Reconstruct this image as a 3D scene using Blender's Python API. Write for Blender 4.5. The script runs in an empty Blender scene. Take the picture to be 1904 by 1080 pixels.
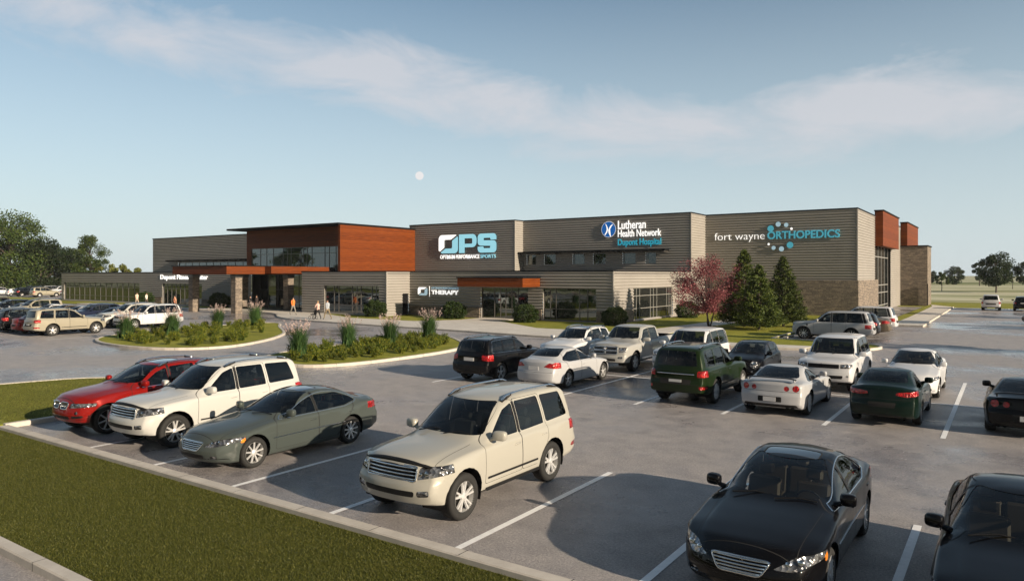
import bpy, bmesh, math, random
import numpy as np
from mathutils import Vector, Matrix
random.seed(7); RNG = np.random.default_rng(7)
R = math.radians
scene = bpy.context.scene
COL = scene.collection

# ------------------------------------------------------------------ camera
cam_d = bpy.data.cameras.new("camera"); cam = bpy.data.objects.new("camera", cam_d); COL.objects.link(cam)
cam.location = (0, 0, 4.2)
cam.rotation_euler = (R(90), 0, R(34.53))
cam_d.sensor_width = 36.0
cam_d.lens = 36.0 * 1343.0 / 1904.0
cam_d.shift_y = -29.0 / 1904.0
cam_d.clip_start = 0.1; cam_d.clip_end = 6000
scene.camera = cam

# ------------------------------------------------------------------ sky, sun, exposure
SUN_EL, SUN_AZ = 17.3, -5.0                      # azimuth measured from +X, negative = towards the viewer
sdir = Vector((math.cos(R(SUN_EL)) * math.cos(R(SUN_AZ)), math.cos(R(SUN_EL)) * math.sin(R(SUN_AZ)), math.sin(R(SUN_EL))))
world = bpy.data.worlds.new("World"); scene.world = world; world.use_nodes = True
wn, wl = world.node_tree.nodes, world.node_tree.links
for n in list(wn): wn.remove(n)
def N(nodes, typ, **kw):
    n = nodes.new(typ)
    for k, v in kw.items():
        if k.startswith('i_'):
            n.inputs[int(k[2:]) if k[2:].isdigit() else k[2:].replace('_', ' ')].default_value = v
        else: setattr(n, k, v)
    return n
sky = N(wn, 'ShaderNodeTexSky', sky_type='NISHITA', sun_disc=False)
sky.sun_elevation = R(SUN_EL); sky.sun_rotation = math.atan2(sdir.x, sdir.y)
sky.altitude = 100; sky.air_density = 0.85; sky.dust_density = 0.7; sky.ozone_density = 1.6
tc = N(wn, 'ShaderNodeTexCoord')
# clouds: a long drifting bank whose height above the horizon follows the bearing, broken up by noise
sep = N(wn, 'ShaderNodeSeparateXYZ'); wl.new(tc.outputs['Generated'], sep.inputs[0])
def mth(op, a, b=None, c=None):
    n_ = N(wn, 'ShaderNodeMath', operation=op)
    for k, v in enumerate((a, b, c)):
        if v is None: continue
        if isinstance(v, (int, float)): n_.inputs[k].default_value = v
        else: wl.new(v, n_.inputs[k])
    return n_.outputs[0]
bear = mth('ADD', mth('MULTIPLY', mth('ARCTAN2', sep.outputs['X'], sep.outputs['Y']), 57.2958), 34.5)
elev = mth('MULTIPLY', mth('ARCSINE', sep.outputs['Z']), 57.2958)
bt = mth('MULTIPLY_ADD', bear, 1 / 100.0, 0.5)
hc = N(wn, 'ShaderNodeValToRGB'); hc.color_ramp.interpolation = 'B_SPLINE'
_st = [(0.05, .80), (.16, .77), (.27, .71), (.37, .67), (.46, .61), (.53, .52), (.61, .46), (.72, .49), (.80, .52), (.95, .50)]
while len(hc.color_ramp.elements) < len(_st): hc.color_ramp.elements.new(.5)
for e_, (p_, v_) in zip(hc.color_ramp.elements, _st): e_.position = p_; e_.color = (v_, v_, v_, 1)
wl.new(bt, hc.inputs[0])
cbv = N(wn, 'ShaderNodeCombineXYZ'); wl.new(mth('MULTIPLY', bear, .055), cbv.inputs['X']); wl.new(mth('MULTIPLY', elev, .15), cbv.inputs['Y'])
mp = N(wn, 'ShaderNodeMapping'); mp.inputs['Rotation'].default_value = (0, 0, R(14)); wl.new(cbv.outputs[0], mp.inputs[0])
n1 = N(wn, 'ShaderNodeTexNoise', i_Scale=1.5, i_Detail=12.0, i_Roughness=0.62, i_Distortion=0.5); wl.new(mp.outputs[0], n1.inputs['Vector'])
dd_ = mth('DIVIDE', mth('SUBTRACT', elev, mth('MULTIPLY', hc.outputs[0], 23.0)), 3.4)
band = mth('EXPONENT', mth('MULTIPLY', mth('MULTIPLY', dd_, dd_), -1.0))
den = mth('ADD', mth('MULTIPLY', band, .42), mth('SUBTRACT', n1.outputs['Fac'], .70))
cr = N(wn, 'ShaderNodeMapRange', i_1=0.0, i_2=0.27, i_3=0.0, i_4=1.0); wl.new(den, cr.inputs[0])
cm = N(wn, 'ShaderNodeMath', operation='MULTIPLY', i_1=0.72); wl.new(cr.outputs[0], cm.inputs[0])
# horizon veil and gentle desaturation of the sky
vz = N(wn, 'ShaderNodeMapRange', i_1=0.0, i_2=0.36, i_3=0.92, i_4=0.12); wl.new(sep.outputs['Z'], vz.inputs[0])
veil = N(wn, 'ShaderNodeMixRGB', blend_type='MIX'); veil.inputs[2].default_value = (5.6, 6.35, 6.75, 1)
wl.new(vz.outputs[0], veil.inputs[0]); tn = N(wn, 'ShaderNodeMixRGB', blend_type='MULTIPLY', i_0=1.0); tn.inputs[2].default_value = (1.06, 1.13, 1.02, 1); wl.new(sky.outputs[0], tn.inputs[1]); wl.new(tn.outputs[0], veil.inputs[1])
mixc = N(wn, 'ShaderNodeMixRGB'); mixc.inputs[2].default_value = (5.9, 5.85, 6.15, 1)
wl.new(cm.outputs[0], mixc.inputs[0]); wl.new(veil.outputs[0], mixc.inputs[1])
back = N(wn, 'ShaderNodeMapRange', i_1=-1.0, i_2=0.35, i_3=0.30, i_4=1.0, interpolation_type='SMOOTHSTEP')  # sky behind the viewer dimmed, added to weaken fill on the front walls
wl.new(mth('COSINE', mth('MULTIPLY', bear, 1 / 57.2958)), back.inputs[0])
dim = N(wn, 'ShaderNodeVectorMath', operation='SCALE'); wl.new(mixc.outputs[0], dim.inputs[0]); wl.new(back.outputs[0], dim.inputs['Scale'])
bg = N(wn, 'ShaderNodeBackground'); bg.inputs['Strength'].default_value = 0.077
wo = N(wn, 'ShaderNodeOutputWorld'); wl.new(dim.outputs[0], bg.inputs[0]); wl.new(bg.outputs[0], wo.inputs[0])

sd = bpy.data.lights.new("sun", 'SUN'); sd.energy = 5.0; sd.angle = R(0.6); sd.color = (1.0, 0.83, 0.62)
so = bpy.data.objects.new("sun", sd); COL.objects.link(so)
so.rotation_euler = sdir.to_track_quat('Z', 'Y').to_euler(); so.location = (60, -10, 40)
scene.view_settings.view_transform = 'Standard'; scene.view_settings.look = 'None'
scene.view_settings.exposure = 0.58; scene.view_settings.gamma = 1.0; scene.view_settings.use_curve_mapping = False

# ------------------------------------------------------------------ materials
def mat_new(name):
    m = bpy.data.materials.new(name); m.use_nodes = True
    nt = m.node_tree; p = nt.nodes['Principled BSDF']
    return m, nt.nodes, nt.links, p
def simple(name, col, rough=0.5, metal=0.0, coat=0.0, emis=None, estr=0.0, spec=0.5, var=0.0, vscale=3.0, bump=0.0, bscale=30.0):
    m, n, l, p = mat_new(name)
    p.inputs['Base Color'].default_value = (*col, 1); p.inputs['Roughness'].default_value = rough
    p.inputs['Metallic'].default_value = metal; p.inputs['Coat Weight'].default_value = coat; p.inputs['Coat Roughness'].default_value = 0.05
    p.inputs['Specular IOR Level'].default_value = spec
    if emis: p.inputs['Emission Color'].default_value = (*emis, 1); p.inputs['Emission Strength'].default_value = estr
    t = N(n, 'ShaderNodeTexCoord')
    if var:
        a = N(n, 'ShaderNodeTexNoise', i_Scale=vscale, i_Detail=6.0); l.new(t.outputs['Object'], a.inputs['Vector'])
        c = N(n, 'ShaderNodeValToRGB')
        c.color_ramp.elements[0].color = (*[x * (1 - var) for x in col], 1); c.color_ramp.elements[0].position = .3
        c.color_ramp.elements[1].color = (*[min(1, x * (1 + var)) for x in col], 1); c.color_ramp.elements[1].position = .7
        l.new(a.outputs['Fac'], c.inputs[0]); l.new(c.outputs[0], p.inputs['Base Color'])
    if bump:
        a = N(n, 'ShaderNodeTexNoise', i_Scale=bscale, i_Detail=4.0); l.new(t.outputs['Object'], a.inputs['Vector'])
        b = N(n, 'ShaderNodeBump', i_Strength=bump, i_Distance=0.02); l.new(a.outputs['Fac'], b.inputs['Height']); l.new(b.outputs[0], p.inputs['Normal'])
    return m
def ramp(n, stops):
    c = N(n, 'ShaderNodeValToRGB'); e = c.color_ramp.elements
    while len(e) < len(stops): e.new(0.5)
    for k, (pos, col) in enumerate(stops):
        e[k].position = pos; e[k].color = (*col, 1) if len(col) == 3 else col
    return c

def mk_asphalt():
    m, n, l, p = mat_new("asphalt")
    t = N(n, 'ShaderNodeTexCoord')
    a = N(n, 'ShaderNodeTexNoise', i_Scale=0.10, i_Detail=7.0, i_Roughness=0.66, i_Distortion=0.2); l.new(t.outputs['Object'], a.inputs['Vector'])
    fine = N(n, 'ShaderNodeTexNoise', i_Scale=26.0, i_Detail=5.0, i_Roughness=0.85); l.new(t.outputs['Object'], fine.inputs['Vector'])
    mid = N(n, 'ShaderNodeTexNoise', i_Scale=1.6, i_Detail=6.0, i_Roughness=0.7); l.new(t.outputs['Object'], mid.inputs['Vector'])
    c = ramp(n, [(0.30, (0.262, 0.250, 0.255)), (0.5, (0.345, 0.327, 0.328)), (0.72, (0.42, 0.395, 0.39))]); l.new(mid.outputs['Fac'], c.inputs[0])
    f2 = ramp(n, [(0.30, (0.35, 0.35, 0.36)), (0.50, (0.92, 0.92, 0.92)), (0.68, (1.8, 1.74, 1.65))]); l.new(fine.outputs['Fac'], f2.inputs[0])
    mx = N(n, 'ShaderNodeMixRGB', blend_type='MULTIPLY', i_0=0.85); l.new(c.outputs[0], mx.inputs[1]); l.new(f2.outputs[0], mx.inputs[2])
    st = N(n, 'ShaderNodeTexVoronoi', i_Scale=0.42); l.new(t.outputs['Object'], st.inputs['Vector'])
    sr = ramp(n, [(0.0, (.55, .55, .55)), (0.09, (.78, .78, .78)), (0.17, (1, 1, 1))]); wob = N(n, 'ShaderNodeMath', operation='MULTIPLY_ADD', i_1=0.25, i_2=-0.11); l.new(mid.outputs['Fac'], wob.inputs[0]); sa = N(n, 'ShaderNodeMath', operation='ADD'); l.new(st.outputs['Distance'], sa.inputs[0]); l.new(wob.outputs[0], sa.inputs[1]); l.new(sa.outputs[0], sr.inputs[0])
    mo = N(n, 'ShaderNodeMixRGB', blend_type='MULTIPLY', i_0=0.8); l.new(mx.outputs[0], mo.inputs[1]); l.new(sr.outputs[0], mo.inputs[2]); mx = mo
    # damp patches: darker and smoother
    wet = ramp(n, [(0.455, (0, 0, 0)), (0.60, (1, 1, 1))]); l.new(a.outputs['Fac'], wet.inputs[0])
    mxw = N(n, 'ShaderNodeMixRGB', blend_type='MULTIPLY'); mxw.inputs[2].default_value = (0.76, 0.76, 0.79, 1)
    l.new(wet.outputs[0], mxw.inputs[0]); l.new(mx.outputs[0], mxw.inputs[1]); l.new(mxw.outputs[0], p.inputs['Base Color'])
    rr = N(n, 'ShaderNodeMapRange', i_1=0.0, i_2=1.0, i_3=0.50, i_4=0.07); l.new(wet.outputs[0], rr.inputs[0])
    ad = N(n, 'ShaderNodeMath', operation='MULTIPLY_ADD', i_1=0.14, i_2=-0.05); l.new(mid.outputs['Fac'], ad.inputs[0])
    r2 = N(n, 'ShaderNodeMath', operation='ADD'); l.new(rr.outputs[0], r2.inputs[0]); l.new(ad.outputs[0], r2.inputs[1]); l.new(r2.outputs[0], p.inputs['Roughness'])
    bs = N(n, 'ShaderNodeMapRange', i_1=0.0, i_2=1.0, i_3=1.0, i_4=0.10); l.new(wet.outputs[0], bs.inputs[0])
    b = N(n, 'ShaderNodeBump', i_Distance=0.045); l.new(bs.outputs[0], b.inputs['Strength']); l.new(fine.outputs['Fac'], b.inputs['Height']); l.new(b.outputs[0], p.inputs['Normal'])
    p.inputs['Specular IOR Level'].default_value = 0.5
    return m
def mk_grass(name, c0, c1, c2, sc=0.6):
    m, n, l, p = mat_new(name)
    t = N(n, 'ShaderNodeTexCoord')
    a = N(n, 'ShaderNodeTexNoise', i_Scale=sc, i_Detail=8.0, i_Roughness=0.7); l.new(t.outputs['Object'], a.inputs['Vector'])
    f = N(n, 'ShaderNodeTexNoise', i_Scale=38.0, i_Detail=4.0, i_Roughness=0.8); l.new(t.outputs['Object'], f.inputs['Vector'])
    c = ramp(n, [(0.3, c0), (0.5, c1), (0.7, c2)]); l.new(a.outputs['Fac'], c.inputs[0])
    f2 = ramp(n, [(0.3, (0.4, 0.4, 0.4)), (0.7, (1.5, 1.5, 1.3))]); l.new(f.outputs['Fac'], f2.inputs[0])
    mx = N(n, 'ShaderNodeMixRGB', blend_type='MULTIPLY', i_0=0.8); l.new(c.outputs[0], mx.inputs[1]); l.new(f2.outputs[0], mx.inputs[2]); l.new(mx.outputs[0], p.inputs['Base Color'])
    p.inputs['Roughness'].default_value = 0.9; p.inputs['Specular IOR Level'].default_value = 0.15
    b = N(n, 'ShaderNodeBump', i_Strength=0.7, i_Distance=0.03); l.new(f.outputs['Fac'], b.inputs['Height']); l.new(b.outputs[0], p.inputs['Normal'])
    return m
def mk_field():
    m, n, l, p = mat_new("far fields")
    t = N(n, 'ShaderNodeTexCoord'); mpp = N(n, 'ShaderNodeMapping'); mpp.inputs['Scale'].default_value = (0.004, 0.034, 1); mpp.inputs['Rotation'].default_value = (0, 0, R(-6))
    l.new(t.outputs['Object'], mpp.inputs[0])
    a = N(n, 'ShaderNodeTexNoise', i_Scale=1.0, i_Detail=4.0, i_Roughness=0.5); l.new(mpp.outputs[0], a.inputs['Vector'])
    c = ramp(n, [(0.38, (0.14, 0.17, 0.06)), (0.46, (0.30, 0.30, 0.15)), (0.50, (0.72, 0.68, 0.52)), (0.54, (0.32, 0.33, 0.17)), (0.60, (0.55, 0.53, 0.36)), (0.66, (0.15, 0.18, 0.07))]); l.new(a.outputs['Fac'], c.inputs[0])
    l.new(c.outputs[0], p.inputs['Base Color']); p.inputs['Roughness'].default_value = 0.95; p.inputs['Specular IOR Level'].default_value = 0.1
    return m
def mk_stone():
    m, n, l, p = mat_new("stone veneer")
    t = N(n, 'ShaderNodeTexCoord')
    s = N(n, 'ShaderNodeSeparateXYZ'); l.new(t.outputs['Object'], s.inputs[0])
    ad = N(n, 'ShaderNodeMath', operation='ADD'); l.new(s.outputs['X'], ad.inputs[0]); l.new(s.outputs['Y'], ad.inputs[1])
    cb = N(n, 'ShaderNodeCombineXYZ'); l.new(ad.outputs[0], cb.inputs['X']); l.new(s.outputs['Z'], cb.inputs['Y'])
    b = N(n, 'ShaderNodeTexBrick', offset=0.5, squash=0.7, squash_frequency=3)
    b.inputs['Scale'].default_value = 1.0; b.inputs['Brick Width'].default_value = 0.55; b.inputs['Row Height'].default_value = 0.16
    b.inputs['Mortar Size'].default_value = 0.012; b.inputs['Mortar Smooth'].default_value = 0.3; b.inputs['Bias'].default_value = -0.1
    b.inputs['Color1'].default_value = (0.17, 0.145, 0.122, 1); b.inputs['Color2'].default_value = (0.32, 0.265, 0.21, 1); b.inputs['Mortar'].default_value = (0.07, 0.062, 0.055, 1)
    l.new(cb.outputs[0], b.inputs['Vector'])
    no = N(n, 'ShaderNodeTexNoise', i_Scale=9.0, i_Detail=6.0); l.new(t.outputs['Object'], no.inputs['Vector'])
    f2 = ramp(n, [(0.3, (0.7, 0.7, 0.7)), (0.7, (1.25, 1.22, 1.2))]); l.new(no.outputs['Fac'], f2.inputs[0])
    mx = N(n, 'ShaderNodeMixRGB', blend_type='MULTIPLY', i_0=1.0); l.new(b.outputs[0], mx.inputs[1]); l.new(f2.outputs[0], mx.inputs[2]); l.new(mx.outputs[0], p.inputs['Base Color'])
    sub = N(n, 'ShaderNodeMath', operation='SUBTRACT'); l.new(no.outputs['Fac'], sub.inputs[0]); l.new(b.outputs['Fac'], sub.inputs[1])
    bp = N(n, 'ShaderNodeBump', i_Strength=0.8, i_Distance=0.04); l.new(sub.outputs[0], bp.inputs['Height']); l.new(bp.outputs[0], p.inputs['Normal'])
    p.inputs['Roughness'].default_value = 0.85
    return m
def mk_wood():
    m, n, l, p = mat_new("wood siding")
    t = N(n, 'ShaderNodeTexCoord')
    s = N(n, 'ShaderNodeSeparateXYZ'); l.new(t.outputs['Object'], s.inputs[0])
    fr = N(n, 'ShaderNodeMath', operation='MULTIPLY', i_1=1 / 0.22); l.new(s.outputs['Z'], fr.inputs[0])
    fc = N(n, 'ShaderNodeMath', operation='FRACT'); l.new(fr.outputs[0], fc.inputs[0])
    gr = ramp(n, [(0.0, (0.2, 0.2, 0.2)), (0.10, (1, 1, 1)), (0.90, (1, 1, 1)), (1.0, (0.35, 0.35, 0.35))]); l.new(fc.outputs[0], gr.inputs[0])
    fl = N(n, 'ShaderNodeMath', operation='FLOOR'); l.new(fr.outputs[0], fl.inputs[0])
    wn_ = N(n, 'ShaderNodeTexWhiteNoise', noise_dimensions='1D'); l.new(fl.outputs[0], wn_.inputs['W'])
    mpp = N(n, 'ShaderNodeMapping'); mpp.inputs['Scale'].default_value = (0.5, 0.5, 14); l.new(t.outputs['Object'], mpp.inputs[0])
    no = N(n, 'ShaderNodeTexNoise', i_Scale=1.6, i_Detail=6.0); l.new(mpp.outputs[0], no.inputs['Vector'])
    a2 = N(n, 'ShaderNodeMath', operation='MULTIPLY_ADD', i_1=0.22, i_2=-0.1); l.new(wn_.outputs['Value'], a2.inputs[0])
    a3 = N(n, 'ShaderNodeMath', operation='ADD'); l.new(no.outputs['Fac'], a3.inputs[0]); l.new(a2.outputs[0], a3.inputs[1])
    c = ramp(n, [(0.3, (0.10, 0.020, 0.0022)), (0.5, (0.155, 0.033, 0.0034)), (0.72, (0.205, 0.048, 0.006))]); l.new(a3.outputs[0], c.inputs[0])
    mx = N(n, 'ShaderNodeMixRGB', blend_type='MULTIPLY', i_0=0.8); l.new(c.outputs[0], mx.inputs[1]); l.new(gr.outputs[0], mx.inputs[2]); l.new(mx.outputs[0], p.inputs['Base Color'])
    bp = N(n, 'ShaderNodeBump', i_Strength=0.6, i_Distance=0.015); l.new(gr.outputs[0], bp.inputs['Height']); l.new(bp.outputs[0], p.inputs['Normal'])
    p.inputs['Roughness'].default_value = 0.6; p.inputs['Specular IOR Level'].default_value = 0.2
    return m
def mk_glass_bld():
    m, n, l, p = mat_new("building glass")
    p.inputs['Base Color'].default_value = (0.012, 0.014, 0.015, 1); p.inputs['Roughness'].default_value = 0.02
    p.inputs['IOR'].default_value = 2.3; p.inputs['Specular Tint'].default_value = (0.85, 0.95, 0.95, 1)
    t = N(n, 'ShaderNodeTexCoord'); no = N(n, 'ShaderNodeTexNoise', i_Scale=0.5, i_Detail=1.0); l.new(t.outputs['Object'], no.inputs['Vector'])
    bp = N(n, 'ShaderNodeBump', i_Strength=0.12, i_Distance=0.05); l.new(no.outputs['Fac'], bp.inputs['Height']); l.new(bp.outputs[0], p.inputs['Normal'])
    return m
def mk_concrete(name, a_, b_, joint=0.0):
    m, n, l, p = mat_new(name)
    t = N(n, 'ShaderNodeTexCoord')
    no = N(n, 'ShaderNodeTexNoise', i_Scale=2.2, i_Detail=9.0, i_Roughness=0.7); l.new(t.outputs['Object'], no.inputs['Vector'])
    c = ramp(n, [(0.3, a_), (0.7, b_)]); l.new(no.outputs['Fac'], c.inputs[0]); last = c
    if joint:
        br = N(n, 'ShaderNodeTexBrick', offset=0.0); br.inputs['Scale'].default_value = 1; br.inputs['Brick Width'].default_value = joint; br.inputs['Row Height'].default_value = joint
        br.inputs['Mortar Size'].default_value = 0.012; br.inputs['Color1'].default_value = (1, 1, 1, 1); br.inputs['Color2'].default_value = (0.9, 0.9, 0.9, 1); br.inputs['Mortar'].default_value = (0.45, 0.45, 0.45, 1)
        l.new(t.outputs['Object'], br.inputs['Vector'])
        mx = N(n, 'ShaderNodeMixRGB', blend_type='MULTIPLY', i_0=1.0); l.new(c.outputs[0], mx.inputs[1]); l.new(br.outputs[0], mx.inputs[2]); last = mx
    l.new(last.outputs[0], p.inputs['Base Color']); p.inputs['Roughness'].default_value = 0.75
    f = N(n, 'ShaderNodeTexNoise', i_Scale=60.0, i_Detail=3.0); l.new(t.outputs['Object'], f.inputs['Vector'])
    bp = N(n, 'ShaderNodeBump', i_Strength=0.25, i_Distance=0.01); l.new(f.outputs['Fac'], bp.inputs['Height']); l.new(bp.outputs[0], p.inputs['Normal'])
    return m
def mk_leaf(name, cols, trans=0.25):
    m, n, l, p = mat_new(name)
    g = N(n, 'ShaderNodeNewGeometry'); oi = N(n, 'ShaderNodeObjectInfo')
    c = ramp(n, [(i / (len(cols) - 1), cc) for i, cc in enumerate(cols)]); l.new(g.outputs['Random Per Island'], c.inputs[0])
    hs = N(n, 'ShaderNodeHueSaturation'); mr = N(n, 'ShaderNodeMapRange', i_3=0.8, i_4=1.2); l.new(oi.outputs['Random'], mr.inputs[0]); l.new(mr.outputs[0], hs.inputs['Value'])
    l.new(c.outputs[0], hs.inputs['Color']); l.new(hs.outputs[0], p.inputs['Base Color']); p.inputs['Roughness'].default_value = 0.6
    p.inputs['Specular IOR Level'].default_value = 0.3
    tr = N(n, 'ShaderNodeBsdfTranslucent'); l.new(hs.outputs[0], tr.inputs[0])
    ms = N(n, 'ShaderNodeMixShader', i_0=trans); out = n['Material Output']
    l.new(p.outputs[0], ms.inputs[1]); l.new(tr.outputs[0], ms.inputs[2]); l.new(ms.outputs[0], out.inputs[0])
    return m

M = dict(
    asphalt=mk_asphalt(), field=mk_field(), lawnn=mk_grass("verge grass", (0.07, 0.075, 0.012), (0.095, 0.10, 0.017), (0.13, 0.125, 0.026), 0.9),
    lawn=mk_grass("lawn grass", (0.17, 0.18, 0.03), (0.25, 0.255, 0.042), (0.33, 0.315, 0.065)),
    walk=mk_concrete("sidewalk concrete", (0.60, 0.56, 0.50), (0.74, 0.70, 0.64), 1.5),
    kerb=mk_concrete("kerb concrete", (0.46, 0.42, 0.37), (0.62, 0.575, 0.51)),
    siding=simple("grey metal siding", (0.312, 0.296, 0.276), 0.6, 0.0, spec=0.2, var=0.05, vscale=0.6),
    stone=mk_stone(), wood=mk_wood(), bglass=mk_glass_bld(),
    black=simple("black metal trim", (0.006, 0.006, 0.007), 0.65, 0.0, spec=0.15),
    roof=simple("roof membrane", (0.2, 0.2, 0.2), 0.9),
    mull=simple("window frame metal", (0.16, 0.15, 0.145), 0.4, 0.5),
    mull_lt=simple("pale window frame metal", (0.45, 0.44, 0.42), 0.4, 0.4),
    paint=simple("road paint", (0.88, 0.88, 0.88), 0.5, var=0.07, vscale=8, bump=0.2, bscale=60),
    sgw=simple("sign white face", (0.9, 0.9, 0.9), 0.4, emis=(1, 0.98, 0.95), estr=0.55),
    sgw_b=simple("lit sign white face", (0.9, 0.9, 0.9), 0.4, emis=(1, 0.97, 0.93), estr=.62),
    sgc_b=simple("lit sign pale blue face", (0.28, 0.6, 0.7), 0.4, emis=(0.28, 0.62, 0.74), estr=0.5),
    sgc=simple("sign teal face", (0.03, 0.42, 0.58), 0.4, emis=(0.02, 0.35, 0.5), estr=0.35),
    sgt=simple("sign blue green letter face", (0.10, 0.46, 0.60), 0.4, emis=(0.05, 0.3, 0.42), estr=0.32),
    sgt2=simple("sign light blue disc", (0.45, 0.66, 0.80), 0.4, emis=(.4, .6, .75), estr=.25),
    sgblue=simple("sign deep blue face", (0.01, 0.12, 0.42), 0.3, emis=(0.0, 0.07, 0.28), estr=0.5, var=0.2, vscale=1.2),
    sgside=simple("sign dark return", (0.02, 0.035, 0.045), 0.5),
)

# ------------------------------------------------------------------ mesh helpers
def link(name, me, mat=None, parent=None, smooth=False):
    o = bpy.data.objects.new(name, me); COL.objects.link(o)
    if mat is not None:
        for x in (mat if isinstance(mat, (list, tuple)) else [mat]): me.materials.append(x)
    if parent: o.parent = parent
    if smooth: me.polygons.foreach_set('use_smooth', [True] * len(me.polygons))
    return o
def pydata(name, vs, fs, mat=None, parent=None, smooth=False, mi=None):
    me = bpy.data.meshes.new(name); me.from_pydata([tuple(v) for v in vs], [], fs); me.update()
    if mi: me.polygons.foreach_set('material_index', mi)
    return link(name, me, mat, parent, smooth)
def bmo(name, bm, mat=None, parent=None, smooth=False):
    me = bpy.data.meshes.new(name); bm.to_mesh(me); bm.free()
    return link(name, me, mat, parent, smooth)
def thing(name, label, cat, loc=(0, 0, 0), rz=0, group=None):
    o = bpy.data.objects.new(name, None); COL.objects.link(o); o.location = loc; o.rotation_euler = (0, 0, rz)
    o.empty_display_size = 0.2; o['label'] = label; o['category'] = cat
    if group: o['group'] = group
    return o
def tag(o, label, cat, group=None, kind=None):
    o['label'] = label; o['category'] = cat
    if group: o['group'] = group
    if kind: o['kind'] = kind
    return o
def structure(o, label=None):
    o['kind'] = 'structure'
    if label: o['label'] = label
    return o
class MB:
    def __init__(s): s.v = []; s.f = []; s.m = []
    def box(s, x0, x1, y0, y1, z0, z1, mi=0, M_=None):
        b = len(s.v)
        c = [(x0, y0, z0), (x1, y0, z0), (x1, y1, z0), (x0, y1, z0), (x0, y0, z1), (x1, y0, z1), (x1, y1, z1), (x0, y1, z1)]
        if M_ is not None: c = [tuple(M_ @ Vector(p)) for p in c]
        s.v += c
        for q in ((0, 3, 2, 1), (4, 5, 6, 7), (0, 1, 5, 4), (1, 2, 6, 5), (2, 3, 7, 6), (3, 0, 4, 7)):
            s.f.append(tuple(b + i for i in q)); s.m.append(mi)
        return s
    def poly(s, pts, mi=0):
        b = len(s.v); s.v += [tuple(p) for p in pts]; s.f.append(tuple(range(b, b + len(pts)))); s.m.append(mi); return s
    def tube(s, pts, rad, seg=6, mi=0, cap=True):
        pts = [Vector(p) for p in pts]; n = len(pts); rad = rad if isinstance(rad, (list, tuple)) else [rad] * n
        b = len(s.v); up = Vector((0, 0, 1))
        for i, p in enumerate(pts):
            d = (pts[min(i + 1, n - 1)] - pts[max(i - 1, 0)]).normalized()
            a = d.cross(up if abs(d.z) < .9 else Vector((1, 0, 0))).normalized(); c = d.cross(a)
            for k in range(seg):
                t = 2 * math.pi * k / seg; s.v.append(tuple(p + rad[i] * (math.cos(t) * a + math.sin(t) * c)))
        for i in range(n - 1):
            for k in range(seg):
                k2 = (k + 1) % seg; s.f.append((b + i * seg + k, b + i * seg + k2, b + (i + 1) * seg + k2, b + (i + 1) * seg + k)); s.m.append(mi)
        if cap:
            s.f.append(tuple(b + k for k in range(seg))); s.m.append(mi)
            s.f.append(tuple(b + (n - 1) * seg + seg - 1 - k for k in range(seg))); s.m.append(mi)
        return s
    def build(s, name, mat, parent=None, smooth=False, bevel=0):
        o = pydata(name, s.v, s.f, mat, parent, smooth, s.m)
        if bevel:
            bm = bmesh.new(); bm.from_mesh(o.data); bmesh.ops.bevel(bm, geom=bm.edges[:], offset=bevel, segments=1, affect='EDGES', clamp_overlap=True); bm.to_mesh(o.data); bm.free()
        return o
def sheet(name, pts, z, mat, parent=None):
    bm = bmesh.new(); f = bm.faces.new([bm.verts.new((x, y, z)) for x, y in pts]); f.normal_update()
    if f.normal.z < 0: f.normal_flip()
    bmesh.ops.triangulate(bm, faces=[f]); return bmo(name, bm, mat, parent)
def slab(name, pts, z0, z1, mat, parent=None):
    bm = bmesh.new(); f = bm.faces.new([bm.verts.new((x, y, z1)) for x, y in pts]); f.normal_update()
    if f.normal.z < 0: f.normal_flip()
    r = bmesh.ops.extrude_face_region(bm, geom=[f]); vs = [e for e in r['geom'] if isinstance(e, bmesh.types.BMVert)]
    # the extruded copy stays on top; drop the originals
    for v in list(f.verts): v.co.z = z0
    bmesh.ops.recalc_face_normals(bm, faces=bm.faces[:])
    return bmo(name, bm, mat, parent)
def smooth_poly(pts, it=2, closed=True):
    for _ in range(it):
        q = []; n = len(pts)
        rng_ = range(n) if closed else range(n - 1)
        if not closed: q.append(pts[0])
        for i in rng_:
            a, b = pts[i], pts[(i + 1) % n]
            q.append((.75 * a[0] + .25 * b[0], .75 * a[1] + .25 * b[1])); q.append((.25 * a[0] + .75 * b[0], .25 * a[1] + .75 * b[1]))
        if not closed: q.append(pts[-1])
        pts = q
    return pts
def offset_poly(pts, d):
    """inset of a closed polygon by d (positive = inwards)"""
    n = len(pts); area = sum(pts[i][0] * pts[(i + 1) % n][1] - pts[(i + 1) % n][0] * pts[i][1] for i in range(n)); s = 1 if area > 0 else -1
    out = []
    for i in range(n):
        a, b, c = Vector(pts[i - 1]), Vector(pts[i]), Vector(pts[(i + 1) % n])
        d1 = (b - a).normalized(); d2 = (c - b).normalized()
        n1 = Vector((-d1.y, d1.x)) * s; n2 = Vector((-d2.y, d2.x)) * s
        nn = (n1 + n2).normalized(); k = d / max(.4, nn.dot(n1)); p = b + nn * k; out.append((p.x, p.y))
    return out
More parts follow.
